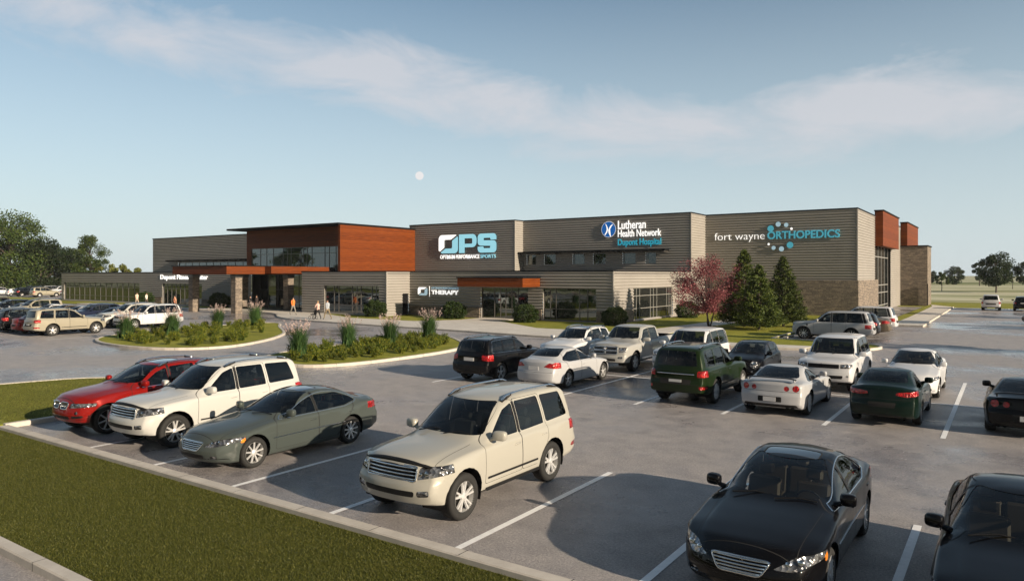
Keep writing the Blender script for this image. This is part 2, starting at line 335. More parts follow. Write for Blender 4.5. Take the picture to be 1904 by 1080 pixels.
def kerb_line(name, pts, w, h, closed=False, seg=1.8, side=1):
    """kerb stones with small joints and chamfered top edge along a polyline"""
    P = [Vector((*p, 0)) for p in pts]
    if closed: P.append(P[0])
    mb = MB(); n = len(P)
    prof = [(0, -0.05), (0, h - .02), (0.02, h), (w - .02, h), (w, h - .02), (w, -0.05)]
    nrm = []
    for i in range(n):
        if closed and i in (0, n - 1): d = (P[1] - P[n - 2])
        else: d = (P[min(i + 1, n - 1)] - P[max(i - 1, 0)])
        d.normalize(); nrm.append(Vector((-d.y, d.x, 0)) * side)
    b = 0
    for i in range(n):
        for (u, z) in prof: mb.v.append(tuple(P[i] + nrm[i] * u + Vector((0, 0, z))))
    k = len(prof)
    for i in range(n - 1):
        for j in range(k - 1):
            q = (i * k + j, i * k + j + 1, (i + 1) * k + j + 1, (i + 1) * k + j)
            mb.f.append(q if side > 0 else q[::-1]); mb.m.append(0)
    for i in ((0, n - 1) if not closed else ()):
        mb.f.append(tuple(i * k + j for j in range(k))); mb.m.append(0)
    # joints: thin dark grooves proud by 1 mm
    acc = 0
    for i in range(n - 1):
        L = (P[i + 1] - P[i]).length; d = (P[i + 1] - P[i]).normalized(); t = seg - acc
        while t < L:
            c = P[i] + d * t; nn = Vector((-d.y, d.x, 0)) * side
            a0 = c - nn * .001; a1 = c + nn * (w + .001); hw = d * .006; zt = Vector((0, 0, h + .001)); zb = Vector((0, 0, 0.0))
            mb.poly([a0 - hw + zt, a0 + hw + zt, a1 + hw + zt, a1 - hw + zt], 1)
            mb.poly([a0 - hw + zb, a0 + hw + zb, a0 + hw + zt, a0 - hw + zt], 1)
            t += seg
        acc = L - (t - seg)
    return mb.build(name, [M['kerb'], M['black']])

# ------------------------------------------------------------------ ground and paving
gp = [(-1800, -900), (1800, -900), (1800, 3200), (-1800, 3200)]
structure(sheet("ground", gp, -0.02, M['field']))
lot = [(-190, 8.0), (60, 8.0), (60, 103.5), (-6.5, 103.5), (-6.5, 78), (-30, 78), (-70, 60), (-190, 60)]
structure(sheet("parking_lot", [(-120, -20), (60, -20), (60, 108.3), (-120, 108.3)], 0.0, M['asphalt']))
structure(sheet("back_parking_lot", [(-260, 59.5), (-129.6, 59.5), (-129.6, 108.3), (-260, 108.3)], 0.0, M['asphalt']))
structure(sheet("side_lawn", [(-260, -60), (-120.004, -60), (-120.004, 59.49), (-260, 59.49)], 0.0, M['lawn']))
structure(sheet("far_lawn", [(-260, 108.305), (60, 108.305), (60, 128), (-260, 128)], 0.0, M['lawn']))
structure(sheet("access_road", [(-60, -12), (60, -12), (60, 4.6), (-60, 4.6)], 0.004, M['asphalt']))
K = 0.13
# near verge between the road and the lot
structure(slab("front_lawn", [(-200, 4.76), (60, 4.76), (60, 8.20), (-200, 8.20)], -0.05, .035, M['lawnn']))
structure(kerb_line("kerb", [(60, 8.44), (-22.42, 8.44)], 0.24, K, side=1))
structure(kerb_line("road_kerb", [(-60, 4.58), (60, 4.58)], 0.20, K, side=1))
isl_l = [(-22.6, 8.42), (-22.6, 14.0)] + smooth_poly([(-22.6, 14.0), (-22.8, 15.9), (-27.1, 15.75), (-30.3, 14.6), (-31.3, 11.5), (-31.6, 8.42)], 2, False)[1:]
structure(slab("corner_lawn", [(-31.4, 8.25)] + [(x, y) for x, y in offset_poly(isl_l, .15)][::-1] + [(-22.75, 8.25)], -0.05, K - .028, M['lawn']))
structure(kerb_line("corner_kerb", isl_l, 0.18, K, side=1))
# planted islands
ISL2 = smooth_poly([(-31.9, 24.2), (-30.4, 22.2), (-28, 21.4), (-26.0, 21.5), (-25.0, 23.3), (-24.7, 27), (-25.0, 31), (-26.3, 33.6), (-28.5, 35.6), (-30.6, 37.3), (-32.4, 37.2), (-32.8, 34), (-32.3, 28)], 2)
ISL1 = smooth_poly([(-50.0, 24), (-46.5, 22.0), (-42, 21.5), (-38.2, 22.2), (-36.6, 24.8), (-38.6, 29), (-41.6, 32.6), (-44, 34.4), (-48, 37.0), (-51.5, 40.0), (-53.3, 38.6), (-52.6, 32), (-51.2, 27)], 2)
for nm, P_ in (("island", ISL1), ("island", ISL2)):
    structure(kerb_line("island_kerb", P_, 0.2, K, closed=True, side=1))
    structure(slab("island_bed", offset_poly(P_, .18), -0.05, K - .03, M['lawn']))
# walkways in front of the building
walk_edge = [(-110, 49.9), (-90, 49.6), (-76, 49.6), (-71.5, 49.9), (-68.0, 50.0), (-65.5, 49.4), (-63.2, 48.3), (-61.0, 46.6), (-58.4, 44.9), (-54.6, 43.5), (-45.5, 42.5), (-33.5, 41.7), (-25.9, 40.9), (-20.0, 41.0), (-13.6, 41.6), (-9.6, 42.0), (-7.4, 42.9), (-6.0, 44.6), (-5.9, 46.4), (-6.9, 47.6), (-9.6, 48.0), (-12.6, 48.2), (-12.7, 61.5), (-8.7, 61.8), (-8.0, 66.6), (-5.7, 66.6), (-5.8, 108.2)]
walk_edge = walk_edge[:1] + smooth_poly(walk_edge[:22], 2, False)[1:-1] + walk_edge[21:]
structure(kerb_line("walk_kerb", walk_edge, 0.16, K, side=1))
inner = [(-110, 50.05)]
lawn_all = [(-110, 50.0)] + [(p[0], p[1] + .12) if p[0] < -6.5 else (p[0] - .12, p[1]) for p in walk_edge[1:-1]] + [(-5.95, 108.2), (-6.4, 108.3), (-9, 125), (-9, 125), (-9, 78), (-27, 78), (-27, 55), (-50, 55), (-50, 60), (-110, 60)]
structure(slab("building_lawn", [(-129, 50.0)] + lawn_all[1:], -0.05, K - .03, M['lawn']))
wk2 = [(-110, 49.98)] + [(p[0], p[1] + .15) for p in walk_edge if p[1] < 50 and p[0] < -9.0 and p[1] < 50 and not (p[0] > -13 and p[1] > 45)][1:]
wk2 += [(-9.0, 43.9), (-14.5, 43.4), (-19.55, 43.4), (-19.7, 53.6), (-18.9, 66.5), (-21.2, 66.5), (-21.9, 53.2), (-22.4, 46.9), (-29.9, 46.8), (-37.5, 52.2), (-36.6, 55.5), (-41.5, 55.5), (-41.2, 51.3), (-43.3, 47.7), (-51.7, 47.9), (-57.5, 50.6), (-62, 53.0), (-66, 55.4), (-78, 55.4), (-79, 51.6), (-89, 51.6), (-89, 55.3), (-97, 55.3), (-97, 51.6), (-110, 51.6)]
structure(slab("sidewalk", wk2, -0.05, K - .004, M['walk']))
structure(slab("side_sidewalk", [(-5.85, 66.75), (-7.9, 66.75), (-8.0, 70), (-7.95, 79), (-8.2, 108), (-8.8, 114), (-6.1, 108.2), (-5.95, 103.8)], -0.05, K - .004, M['walk']))
# parking lines
def line(x0, y0, x1, y1, w=0.125):
    d = Vector((x1 - x0, y1 - y0)).normalized(); n_ = Vector((-d.y, d.x)) * w / 2
    return [(x0 + n_.x, y0 + n_.y, 0.006), (x1 + n_.x, y1 + n_.y, 0.006), (x1 - n_.x, y1 - n_.y, 0.006), (x0 - n_.x, y0 - n_.y, 0.006)][::-1]
mb = MB()
for k in range(0, 14): x = -18.42 + 2.86 * k; mb.poly(line(x, 8.43, x, 13.85))
for k in range(0, 14): x = -18.62 + 2.87 * k; mb.poly(line(x, 21.55, x, 33.1))
mb.poly([(a, b, c + .003) for a, b, c in line(-18.62, 27.25, 20, 27.25)])
for k in range(0, 20): x = -51.3 - 2.87 * k; mb.poly(line(x, 21.5, x, 33.1))
for k in range(0, 6): y = 49.3 + 2.9 * k; mb.poly(line(-12.5, y, -7.3, y)) if 50 < y < 61 else None
for k in range(0, 9): x = -5.6 + 2.8 * k; mb.poly(line(x, 103, x, 108.2))
structure(mb.build("parking_line", M['paint']))
# ------------------------------------------------------------------ building
PITCH = 0.27
def rib_off(z):
    t = (z / PITCH) % 1.0
    for (t0, o0), (t1, o1) in (((0, 0.0), (.26, .075)), ((.26, .075), (.52, .075)), ((.52, .075), (.74, 0.0)), ((.74, 0), (1.0001, 0))):
        if t0 <= t <= t1: return o0 + (o1 - o0) * (t - t0) / (t1 - t0)
    return 0
def wall(name, face, c, a0, a1, z0, z1, mat, parent, holes=(), ribbed=True, depth=0.25):
    """face 'S': wall in the plane y=c looking to -y, a is x.  face 'E': plane x=c looking to +x, a is y."""
    zs = {z0, z1}
    if ribbed:
        k = math.floor(z0 / PITCH) - 1
        while k * PITCH < z1 + PITCH:
            for t in (0, .26, .52, .74): zs.add(k * PITCH + t * PITCH)
            k += 1
    for h in holes: zs |= {h[2], h[3]}
    zs = sorted(z for z in zs if z0 - 1e-6 <= z <= z1 + 1e-6)
    z2 = [zs[0]]
    for z in zs[1:]:
        if z - z2[-1] > .003: z2.append(z)
    mb = MB()
    def P(a, z, o):
        return (a, c - o, z) if face == 'S' else (c + o, a, z)
    for zl, zh in zip(z2, z2[1:]):
        zm = (zl + zh) / 2
        cuts = sorted((h[0], h[1]) for h in holes if h[2] < zm < h[3])
        iv = []; s = a0
        for u, v in cuts:
            if u > s: iv.append((s, u))
            s = max(s, v)
        if s < a1: iv.append((s, a1))
        ol = rib_off(zl + 1e-6) if ribbed else 0; oh = rib_off(zh - 1e-6) if ribbed else 0
        for u, v in iv:
            q = [P(u, zl, ol), P(v, zl, ol), P(v, zh, oh), P(u, zh, oh)]
            mb.poly(q if face == 'S' else q)
    # reveals around holes
    for (u, v, zl, zh) in holes:
        D = -depth
        for q in ([P(u, zl, 0), P(u, zh, 0), P(u, zh, D), P(u, zl, D)], [P(v, zl, 0), P(v, zl, D), P(v, zh, D), P(v, zh, 0)],
                  [P(u, zh, 0), P(v, zh, 0), P(v, zh, D), P(u, zh, D)], [P(u, zl, 0), P(u, zl, D), P(v, zl, D), P(v, zl, 0)]): mb.poly(q)
    return mb.build(name, mat, parent)
def window(face, c, a0, a1, z0, z1, parent, vs=(), hs=(), fmat='mull', name='window', recess=.14, fw=.05, gmat='bglass', sub='frame'):
    def bx(mb, u, v, zl, zh, o0, o1):
        if face == 'S': mb.box(u, v, c + o0, c + o1, zl, zh)
        else: mb.box(c - o1, c - o0, u, v, zl, zh)
    g = MB(); bx(g, a0, a1, z0, z1, recess, recess + .03); w = g.build(name, M[gmat], parent)
    f = MB(); r = recess
    bx(f, a0, a1, z0, z0 + fw, r - .05, r + .04); bx(f, a0, a1, z1 - fw, z1, r - .05, r + .04)
    bx(f, a0, a0 + fw, z0 + fw, z1 - fw, r - .05, r + .04); bx(f, a1 - fw, a1, z0 + fw, z1 - fw, r - .05, r + .04)
    for v in vs: bx(f, v - fw / 2, v + fw / 2, z0 + fw, z1 - fw, r - .047, r + .037)
    for h in hs: bx(f, a0 + fw, a1 - fw, h - fw / 2, h + fw / 2, r - .043, r + .033)
    fo = f.build(sub, M[fmat], w); return w
B = thing('medical_building', 'long low building clad in ribbed grey metal with stone bases and orange wood boxes', 'building', (-60, 60, 0))
BP = bpy.data.objects.new  # parts are built in world space, so keep the parent's inverse
class _Par:  # parts are authored in world coordinates
    pass
def fixpar(root):
    inv = Matrix.Translation(root.location).inverted()
    for ch in root.children: ch.matrix_parent_inverse = inv
HL, HT = 4.5, 10.72
# low wings -----------------------------------------------------------------
wall('wall', 'S', 52.0, -63.6, -50.9, 0, HL, M['siding'], B, [(-60.0, -51.9, 0.25, 3.1)])
wall('wall', 'E', -50.9, 52.0, 55.4, 0, HL, M['siding'], B, [(54.25, 55.15, 0.1, 2.3)])
window('S', 52.0, -60.0, -51.9, .25, 3.1, B, [-58.6, -57.9, -55.9, -55.2, -54.6, -53.0, -52.4], [2.35, 1.1])
d = MB(); d.box(-51.06, -51.0, 54.25, 55.15, .1, 2.3); dd = d.build('door', M['black'], B)
d = MB(); d.box(-50.99, -50.95, 54.35, 54.39, 1.0, 1.2); d.build('handle', M['mull_lt'], dd)
W2 = [(-41.7, -36.3, 0.1, 3.0), (-34.7, -29.3, 0.15, 3.0)]
wall('wall', 'S', 55.4, -50.9, -27.7, 0, HL, M['siding'], B, W2)
window('S', 55.4, -41.7, -36.3, .1, 3.0, B, [-40.2, -39.5, -38.9, -38.2, -37.5], [2.35], name='entrance_glazing')
window('S', 55.4, -34.7, -29.3, .15, 3.0, B, [-34.0, -33.4, -31.0, -30.2], [1.15, 2.45])
# stone base along wall2, proud of the siding
for u, v in ((-50.9, -41.8), (-36.2, -34.8), (-29.2, -27.62)): sb = MB(); sb.box(u, v, 55.22, 55.38, 0, 1.05); sb.build('stone_base', M['stone'], B)
sb = MB(); sb.box(-27.69, -27.55, 55.25, 59.2, 0, 1.05); sb.build('stone_base', M['stone'], B)
wall('wall', 'E', -27.7, 55.4, 78.0, 0, HL, M['siding'], B, [(59.4, 68.5, 0.15, 3.0)])
window('E', -27.7, 59.4, 68.5, .15, 3.0, B, [60.3, 61.0, 63.4, 64.1, 64.9, 67.3, 67.9], [2.3, 1.15], fmat='mull_lt')
# fitness wing
FW = [(-126.4, -103.3, .25, 3.02), (-97.3, -87.8, .1, 3.02)]
wall('wall', 'S', 55.4, -127.2, -77.2, 0, HL, M['siding'], B, FW)
window('S', 55.4, -126.4, -103.3, .25, 3.02, B, [-126.4 + 1.65 * k for k in range(1, 14)], [2.3, 1.0])
window('S', 55.4, -97.3, -87.8, .1, 3.02, B, [-97.3 + 1.05 * k for k in range(1, 9)], [2.3], name='entrance_glazing')
sb = MB(); sb.box(-103.2, -97.4, 55.25, 55.39, 0, 1.05); sb.build('stone_base', M['stone'], B); sb = MB(); sb.box(-87.7, -77.2, 55.25, 55.39, 0, 1.0); sb.build('stone_base', M['stone'], B)
wall('wall', 'S', 55.4, -77.2, -63.0, HL - .25, HL, M['siding'], B, [])
window('S', 56.4, -77.2, -63.5, .1, 4.25, B, [-75.5, -73.6, -72.3, -71.0, -69.7, -68.0, -66.0], [2.4], name='entrance_glazing')
mb = MB(); mb.box(-77.2, -77.0, 55.4, 56.5, 0, 4.24); mb.box(-77.2, -63.5, 55.4, 56.6, 4.24, 4.26)
mb.build('entrance_reveal', M['black'], B)
# low roof and its black coping
mb = MB(); mb.box(-127.2, -27.7, 55.42, 72, 4.28, 4.34); mb.box(-63.6, -50.9, 52.02, 55.42, 4.28, 4.34); mb.build('low_roof', M['roof'], B)
mb = MB()
def cope(mb, face, c, a0, a1, z, h=.1, o=.09, w=.3):
    mb = MB()
    if face == 'S': mb.box(a0, a1, c - o, c + w, z, z + h)
    else: mb.box(c - w, c + o, a0, a1, z, z + h)
    mb.build('coping', M['black'], B)
cope(mb, 'S', 52.0, -63.69, -50.81, HL); cope(mb, 'E', -50.9, 52.301, 55.309, HL); cope(mb, 'S', 55.4, -50.901, -27.61, HL)
cope(mb, 'E', -27.7, 55.701, 73.5, HL); cope(mb, 'S', 55.4, -127.3, -63.7, HL)
# tall volumes ---------------------------------------------------------------
wall('wall', 'S', 71.8, -129.3, -86.0, 4.2, HT, M['siding'], B, [(-121, -100.5, 5.3, 6.35)])
window('S', 71.8, -121, -100.5, 5.3, 6.35, B, [-121 + 2.05 * k for k in range(1, 10)], [], fmat='mull')
wall('wall', 'S', 71.8, -66.0, -49.0, 4.2, HT, M['siding'], B)
wall('wall', 'E', -49.0, 71.8, 73.6, 4.2, HT, M['siding'], B)
LW = [(-48.4, -47.1, 5.42, 6.62), (-45.9, -44.3, 5.42, 6.62), (-42.0, -40.4, 5.42, 6.62), (-39.3, -37.7, 5.42, 6.62), (-35.6, -34.0, 5.42, 6.62), (-32.8, -31.6, 5.42, 6.62)]
wall('wall', 'S', 73.6, -49.0, -27.7, 4.2, HT, M['siding'], B, LW, depth=.1)
for w_ in LW: window('S', 73.6, *w_, B, [w_[0] + .22], [], recess=.03, fw=.04)
wall('wall', 'E', -27.7, 73.6, 78.0, HL, HT, M['siding'], B)
wall('wall', 'S', 78.0, -27.7, -12.35, 3.66, HT, M['siding'], B)
wall('wall', 'E', -12.35, 78.0, 89.25, 3.66, HT, M['siding'], B)
wall('wall', 'E', -12.35, 102.2, 112.0, 0, HT, M['siding'], B)
mb = MB(); mb.box(-27.7, -12.2, 77.85, 78.2, 0, 3.66); mb.box(-12.6, -12.2, 78.2, 91.0, 0, 3.66); mb.build('stone_base', M['stone'], B)
window('E', -12.55, 89.25, 102.2, .2, 9.0, B, [91.3, 94, 96.6, 99.3], [8.2, 6.3, 3.0, 2.1, .6], fmat='mull_lt', recess=.1, fw=.09)
mb = MB(); mb.box(-13.4, -12.4, 89.24, 102.21, 9.0, HT - .02); mb.box(-13.4, -12.75, 89.0, 102.4, 0.05, 8.99); mb.build('window_reveal', M['black'], B)
mb = MB(); mb.box(-12.34, -11.5, 89.3, 103.1, 7.42, 11.3); mb.build('wood_box', M['wood'], B)
mb = MB(); mb.box(-12.34, -11.5, 112.5, 126.7, 8.2, 11.35); mb.build('wood_box', M['wood'], B)
mb = MB(); mb.box(-20, -13.0, 90, 126.7, 0.1, HT - .1); mb.build('rear_volume', M['siding'], B)
mb = MB(); mb.box(-12.4, -11.4, 89.2, 103.2, 11.3, 11.42); mb.build('coping', M['black'], B); mb = MB(); mb.box(-12.4, -11.4, 112.4, 126.8, 11.35, 11.47); mb.build('coping', M['black'], B)
mb = MB(); mb.box(-12.9, -9.05, 112.0, 117.4, 0, 8.05); mb.build('stone_tower', M['stone'], B)
mb = MB(); mb.box(-13.0, -8.95, 111.9, 117.5, 8.05, 8.2); mb.build('coping', M['black'], B)
mb = MB(); mb.box(-127, -49, 72, 90, 10.3, 10.4); mb.box(-49, -12.6, 78.2, 90, 10.3, 10.4); mb.box(-49, -27.9, 73.8, 78.2, 10.3, 10.4); mb.build('high_roof', M['roof'], B)
mb = MB()
cope(mb, 'S', 71.8, -129.4, -84.0, HT, .12); cope(mb, 'S', 71.8, -66.0, -48.91, HT, .12); cope(mb, 'E', -49.0, 72.101, 73.509, HT, .12)
cope(mb, 'S', 73.6, -49.3, -27.61, HT, .12); cope(mb, 'E', -27.7, 73.901, 77.909, HT, .12); cope(mb, 'S', 78.0, -27.9, -12.26, HT, .12); cope(mb, 'E', -12.35, 78.301, 112.0, HT, .12)
# corner posts where two ribbed faces meet
for x_, y_, za, zb in ((-50.9, 52.0, 0, HL), (-27.7, 55.4, 1.06, HL), (-49.0, 71.8, HL + .1, HT), (-27.7, 73.6, HL + .1, HT), (-12.35, 78.0, 3.67, HT)):
    mb = MB(); mb.box(x_ - .03, x_ + .085, y_ - .085, y_ + .03, za, zb - .003); mb.build('corner_trim', M['siding'], B)
# awning over the upper windows
def awning(x0, x1, y, z, t, dp):
    mb = MB(); mb.box(x0, x1, y - dp, y - .05, z, z + t); a = mb.build('awning', M['black'], B)
    n = max(2, int((x1 - x0) / 2.6))
    for k in range(n + 1):
        b2 = MB(); xx = x0 + .15 + (x1 - x0 - .3) * k / n; b2.box(xx - .03, xx + .03, y - dp + .1, y - .05, z - .12, z - .001)
        b2.build('bracket', M['mull'], a)
awning(-49.4, -30.1, 73.6, 6.78, .16, 1.3)
awning(-122.5, -98.5, 71.8, 6.62, .18, 1.6)
# entrance block with the wood side -------------------------------------------
mb = MB(); mb.box(-65.4, -65.0, 58.7, 71.9, HL + .02, 10.12); mb.build('wood_side', M['wood'], B)
mb = MB(); mb.box(-86.9, -64.95, 58.4, 72.5, 10.12, 10.36); mb.build('roof_overhang', M['black'], B)
mb = MB(); mb.box(-85.3, -65.4, 60.4, 60.7, 7.72, 10.12); mb.box(-85.3, -84.3, 60.4, 60.7, HL, 7.72); mb.box(-85.3, -85.0, 60.7, 71.7, HL, 10.12); mb.build('wood_front', M['wood'], B)
window('S', 60.4, -84.3, -65.6, HL, 7.72, B, [-84.3 + d_ for d_ in (1.9, 3.2, 4.6, 6.6, 7.5, 8.2, 10.6, 11.3, 12.2, 14.6, 15.4, 16.6)], [6.9], fmat='mull', recess=.1, fw=.06)
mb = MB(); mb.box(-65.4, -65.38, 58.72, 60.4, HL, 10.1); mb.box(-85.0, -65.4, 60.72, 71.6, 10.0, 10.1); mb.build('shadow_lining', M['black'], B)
# entrance canopy
cn = MB(); cn.box(-77.2, -67.1, 45.1, 55.3, 4.3, 5.12); C_ = cn.build('canopy', M['wood'], B)
mb = MB(); mb.box(-77.3, -67.0, 45.0, 55.3, 5.12, 5.2); mb.box(-77.0, -67.3, 45.3, 55.2, 4.22, 4.299); mb.build('canopy_edge', M['black'], C_)
mb = MB(); mb.box(-67.099, -66.0, 49.8, 57.9, 4.35, 5.12); mb.build('canopy', M['wood'], B)
def column(x, y, w=.82, dark=False):
    mb = MB(); mb.box(x, x + w, y, y + w, 0, 4.22); c = mb.build('column', M['stone'], B)
    mb = MB(); mb.box(x - .05, x + w + .05, y - .05, y + w + .05, 3.9, 4.22) if not dark else mb.box(x - .06, x + w + .06, y - .06, y + w + .06, 2.4, 4.22); mb.build('column_cap', M['mull'] if not dark else M['black'], c)
column(-69.0, 46.9); column(-77.0, 46.9); column(-68.6, 53.4); column(-77.1, 53.4)
# therapy canopy
cn = MB(); cn.box(-42.3, -35.0, 52.5, 55.34, 3.12, 3.9); C_ = cn.build('canopy', M['wood'], B)
mb = MB(); mb.box(-42.38, -34.92, 52.42, 55.34, 3.9, 3.99); mb.build('canopy_edge', M['black'], C_)
# downpipe at the tower
mb = MB(); mb.box(-9.05, -8.97, 111.7, 111.9, .1, 3.0); mb.build('downpipe', M['black'], B)
fixpar(B)

# ------------------------------------------------------------------ signs
def txt(s, w, h, x, y, z, mat, parent, name='letters', thick=.05, bold=.0, sp=1.0, face='S', per_letter=False):
    cu = bpy.data.curves.new(name, 'FONT'); cu.body = s; cu.size = 1; cu.extrude = .03; cu.offset = bold; cu.space_character = sp; cu.resolution_u = 4
    o = bpy.data.objects.new(name, cu); COL.objects.link(o)
    dg = bpy.context.evaluated_depsgraph_get(); me = bpy.data.meshes.new_from_object(o.evaluated_get(dg)); bpy.data.objects.remove(o)
    co = np.empty(len(me.vertices) * 3); me.vertices.foreach_get('co', co); co = co.reshape(-1, 3)
    x0, x1 = co[:, 0].min(), co[:, 0].max(); y0, y1 = co[:, 1].min(), co[:, 1].max()
    c2 = np.empty_like(co)
    c2[:, 0] = x + (co[:, 0] - x0) / (x1 - x0) * w; c2[:, 2] = z + (co[:, 1] - y0) / (y1 - y0) * h
    c2[:, 1] = y - (co[:, 2] + .03) / .06 * thick
    me.vertices.foreach_set('co', c2.ravel()); me.update()
    me.materials.clear()
    return link(name, me, mat, parent)
def plate(name, pts, y, thick, mat, parent, holes=()):
    """extruded outline in the xz plane, facing -y, with side returns"""
    mb = MB(); n = len(pts)
    bm = bmesh.new(); f = bm.faces.new([bm.verts.new((p[0], y - thick, p[1])) for p in pts]); f.normal_update()
    if f.normal.y > 0: f.normal_flip()
    bmesh.ops.triangulate(bm, faces=[f])
    for i in range(n):
        a, b = pts[i], pts[(i + 1) % n]
        g_ = bm.faces.new([bm.verts.new(c) for c in ((a[0], y - thick, a[1]), (b[0], y - thick, b[1]), (b[0], y, b[1]), (a[0], y, a[1]))]); g_.material_index = 1
    return bmo(name, bm, [mat, M['sgside']], parent)
def disc(name, cx, cz, r, y, thick, mat, parent, n=24): return plate(name, [(cx + r * math.cos(2 * math.pi * k / n), cz + r * math.sin(2 * math.pi * k / n)) for k in range(n)], y, thick, mat, parent)
def arc(cx, cz, r, a0, a1, n=5): return [(cx + r * math.cos(R(a0 + (a1 - a0) * k / n)), cz + r * math.sin(R(a0 + (a1 - a0) * k / n))) for k in range(n + 1)]
def logo_o(parent, x0, z0, w, h, y, th, mw, mc):
    """ring split on the diagonal: white upper left half, pale blue lower right half"""
    tx, ty = .30 * w, .26 * h; ro = .17 * w; ri = .06 * w; x1 = x0 + w; z1 = z0 + h
    white = [(x0 + .07 * w, z0 + .10 * h), (x0 + tx, z0 + ty + .06 * h)] + arc(x0 + tx + ri, z1 - ty - ri, ri, 180, 90) + [(x1 - tx - .06 * w, z1 - ty), (x1 - .07 * w, z1 - .03 * h), (x1 - .12 * w, z1)] + arc(x0 + ro, z1 - ro, ro, 90, 180) + [(x0, z0 + .16 * h)]
    blue = [(x0 + .11 * w, z0 + .06 * h), (x0 + tx + .06 * w, z0 + ty)] + arc(x1 - tx - ri, z0 + ty + ri, ri, 270, 360) + [(x1 - tx, z1 - ty - .06 * h), (x1 - .03 * w, z1 - .09 * h), (x1, z1 - .16 * h)] + arc(x1 - ro, z0 + ro, ro, 0, -90) + [(x0 + .16 * w, z0)]
    plate('logo_half', white, y, th, mw, parent); plate('logo_half', blue, y, th, mc, parent)
s = thing('wall_sign', 'large lit white and pale blue OPS sign above OPTIMUM PERFORMANCE SPORTS on the upper wall', 'sign', (-56.2, 71.7, 7.7))
yy = 71.72; z0, z1 = 6.95, 9.3
logo_o(s, -60.75, z0, 3.2, z1 - z0, yy, .16, M['sgw_b'], M['sgc_b'])
def P_letter(x0, x1, z0, z1, t):
    w = x1 - x0; h = z1 - z0; hm = z0 + .30 * h; r = .28 * h; zi0 = hm + .19 * h; zi1 = z1 - .22 * h; xi1 = x1 - t * .75; zm = (zi0 + zi1) / 2
    out = [(x0, z0), (x0 + t, z0), (x0 + t, hm)] + arc(x1 - r, hm + r, r, -90, 0) + arc(x1 - r, z1 - r, r, 0, 90) + [(x0, z1)]
    # keyhole cut to the counter
    k = [(x0, zm), (x0 + t, zm), (x0 + t, zi1), (xi1 - .1, zi1), (xi1, zi1 - .1), (xi1, zi0 + .1), (xi1 - .1, zi0), (x0 + t, zi0), (x0 + t, zm - .004), (x0, zm - .004)]
    return out + k
plate('letter', P_letter(-57.40, -54.58, z0, z1, .92), yy, .16, M['sgc_b'], s)
def S_letter(x0, x1, z0, z1):
    w = x1 - x0; h = z1 - z0; b = .23 * h; r = .2 * h
    zc = (z0 + z1) / 2
    return ([(x0, z0 + .32 * h)] + arc(x0 + r, z0 + r, r, 180, 270) + arc(x1 - r, z0 + r, r, -90, 0) + arc(x1 - r, zc + .12 * h - r + .03, r, 0, 90)
            + [(x0 + .3 * w, zc + .15 * h)] + arc(x0 + .36 * w, z1 - b - .045 * h, .045 * h, 250, 110) + [(x1 - .34 * w, z1 - b), (x1 - .30 * w, z1 - .33 * h), (x1, z1 - .33 * h)]
            + arc(x1 - r, z1 - r, r, 0, 90) + arc(x0 + r, z1 - r, r, 90, 180) + arc(x0 + r, zc - .12 * h + r - .03, r, 180, 270)
            + [(x1 - .3 * w, zc - .15 * h)] + arc(x1 - .36 * w, z0 + b + .045 * h, .045 * h, 70, -70) + [(x0 + .34 * w, z0 + b), (x0 + .30 * w, z0 + .32 * h)])
plate('letter', S_letter(-54.42, -51.55, z0, z1), yy, .16, M['sgc_b'], s)
txt('OPTIMUM PERFORMANCE', 6.35, .5, -60.6, yy, 6.25, M['sgw_b'], s, bold=.012)
txt('SPORTS', 2.35, .45, -54.1, yy, 6.28, M['sgc_b'], s, bold=.01)
fixpar(s)
s = thing('wall_sign', 'white Lutheran Health Network sign with round blue emblem above teal Dupont Hospital letters', 'sign', (-34.3, 73.5, 8.8))
yy = 73.52
disc('emblem', -37.27, 9.33, .90, yy, .10, M['sgw'], s, 32); disc('emblem_field', -37.27, 9.33, .87, yy - .1, .012, M['sgblue'], s, 32)
ex, ez = -37.27, 9.33
lf = [(-.42, .66), (-.25, .52), (-.10, .2), (-.06, -.02), (-.16, -.35), (-.42, -.66), (-.50, -.58), (-.30, -.28), (-.22, 0), (-.27, .3)]
rt = [(.62, .60), (.36, .3), (.20, .02), (.22, -.25), (.30, -.80), (.22, -.82), (.02, -.42), (-.03, -.12), (.06, .12), (.26, .42)]
for q in (lf, rt): plate('emblem_swoosh', [(ex + a, ez + b) for a, b in q], yy - .112, .012, M['sgw'], s)
txt('Lutheran', 3.35, .95, -36.15, yy, 9.30, M['sgw'], s, bold=.012)
txt('Health Network', 5.15, .80, -36.15, yy, 8.42, M['sgw'], s, bold=.01)
txt('Dupont Hospital', 5.15, .92, -36.15, yy, 7.28, M['sgc'], s, bold=.012)
fixpar(s)
s = thing('wall_sign', 'white fort wayne and teal ORTHOPEDICS letters ringed by pale blue discs on the tall wall', 'sign', (-20.3, 77.9, 8.2))
yy = 77.92
txt('fort wayne', 5.35, 1.02, -26.6, yy, 7.72, M['sgw'], s, bold=-.022, thick=.06)
txt('ORTHOPEDICS', 7.05, .82, -20.95, yy, 7.93, M['sgt'], s, bold=.02, thick=.10)
for (cx, cz, r, mm) in ((-20.6, 9.05, .33, 'sgt'), (-19.83, 9.47, .26, 'sgt2'), (-19.03, 9.37, .22, 'sgt2'), (-18.5, 8.96, .13, 'sgw'), (-20.8, 7.42, .12, 'sgw'), (-20.3, 7.02, .21, 'sgt2'), (-19.5, 6.90, .26, 'sgt2'), (-18.65, 7.28, .33, 'sgt')):
    disc('ring_disc', cx, cz, r, yy, .12, M[mm], s, 20)
fixpar(s)
s = thing('wall_sign', 'small white THERAPY sign with ring logo on the low ribbed wall', 'sign', (-47, 55.2, 2.6))
yy = 55.32
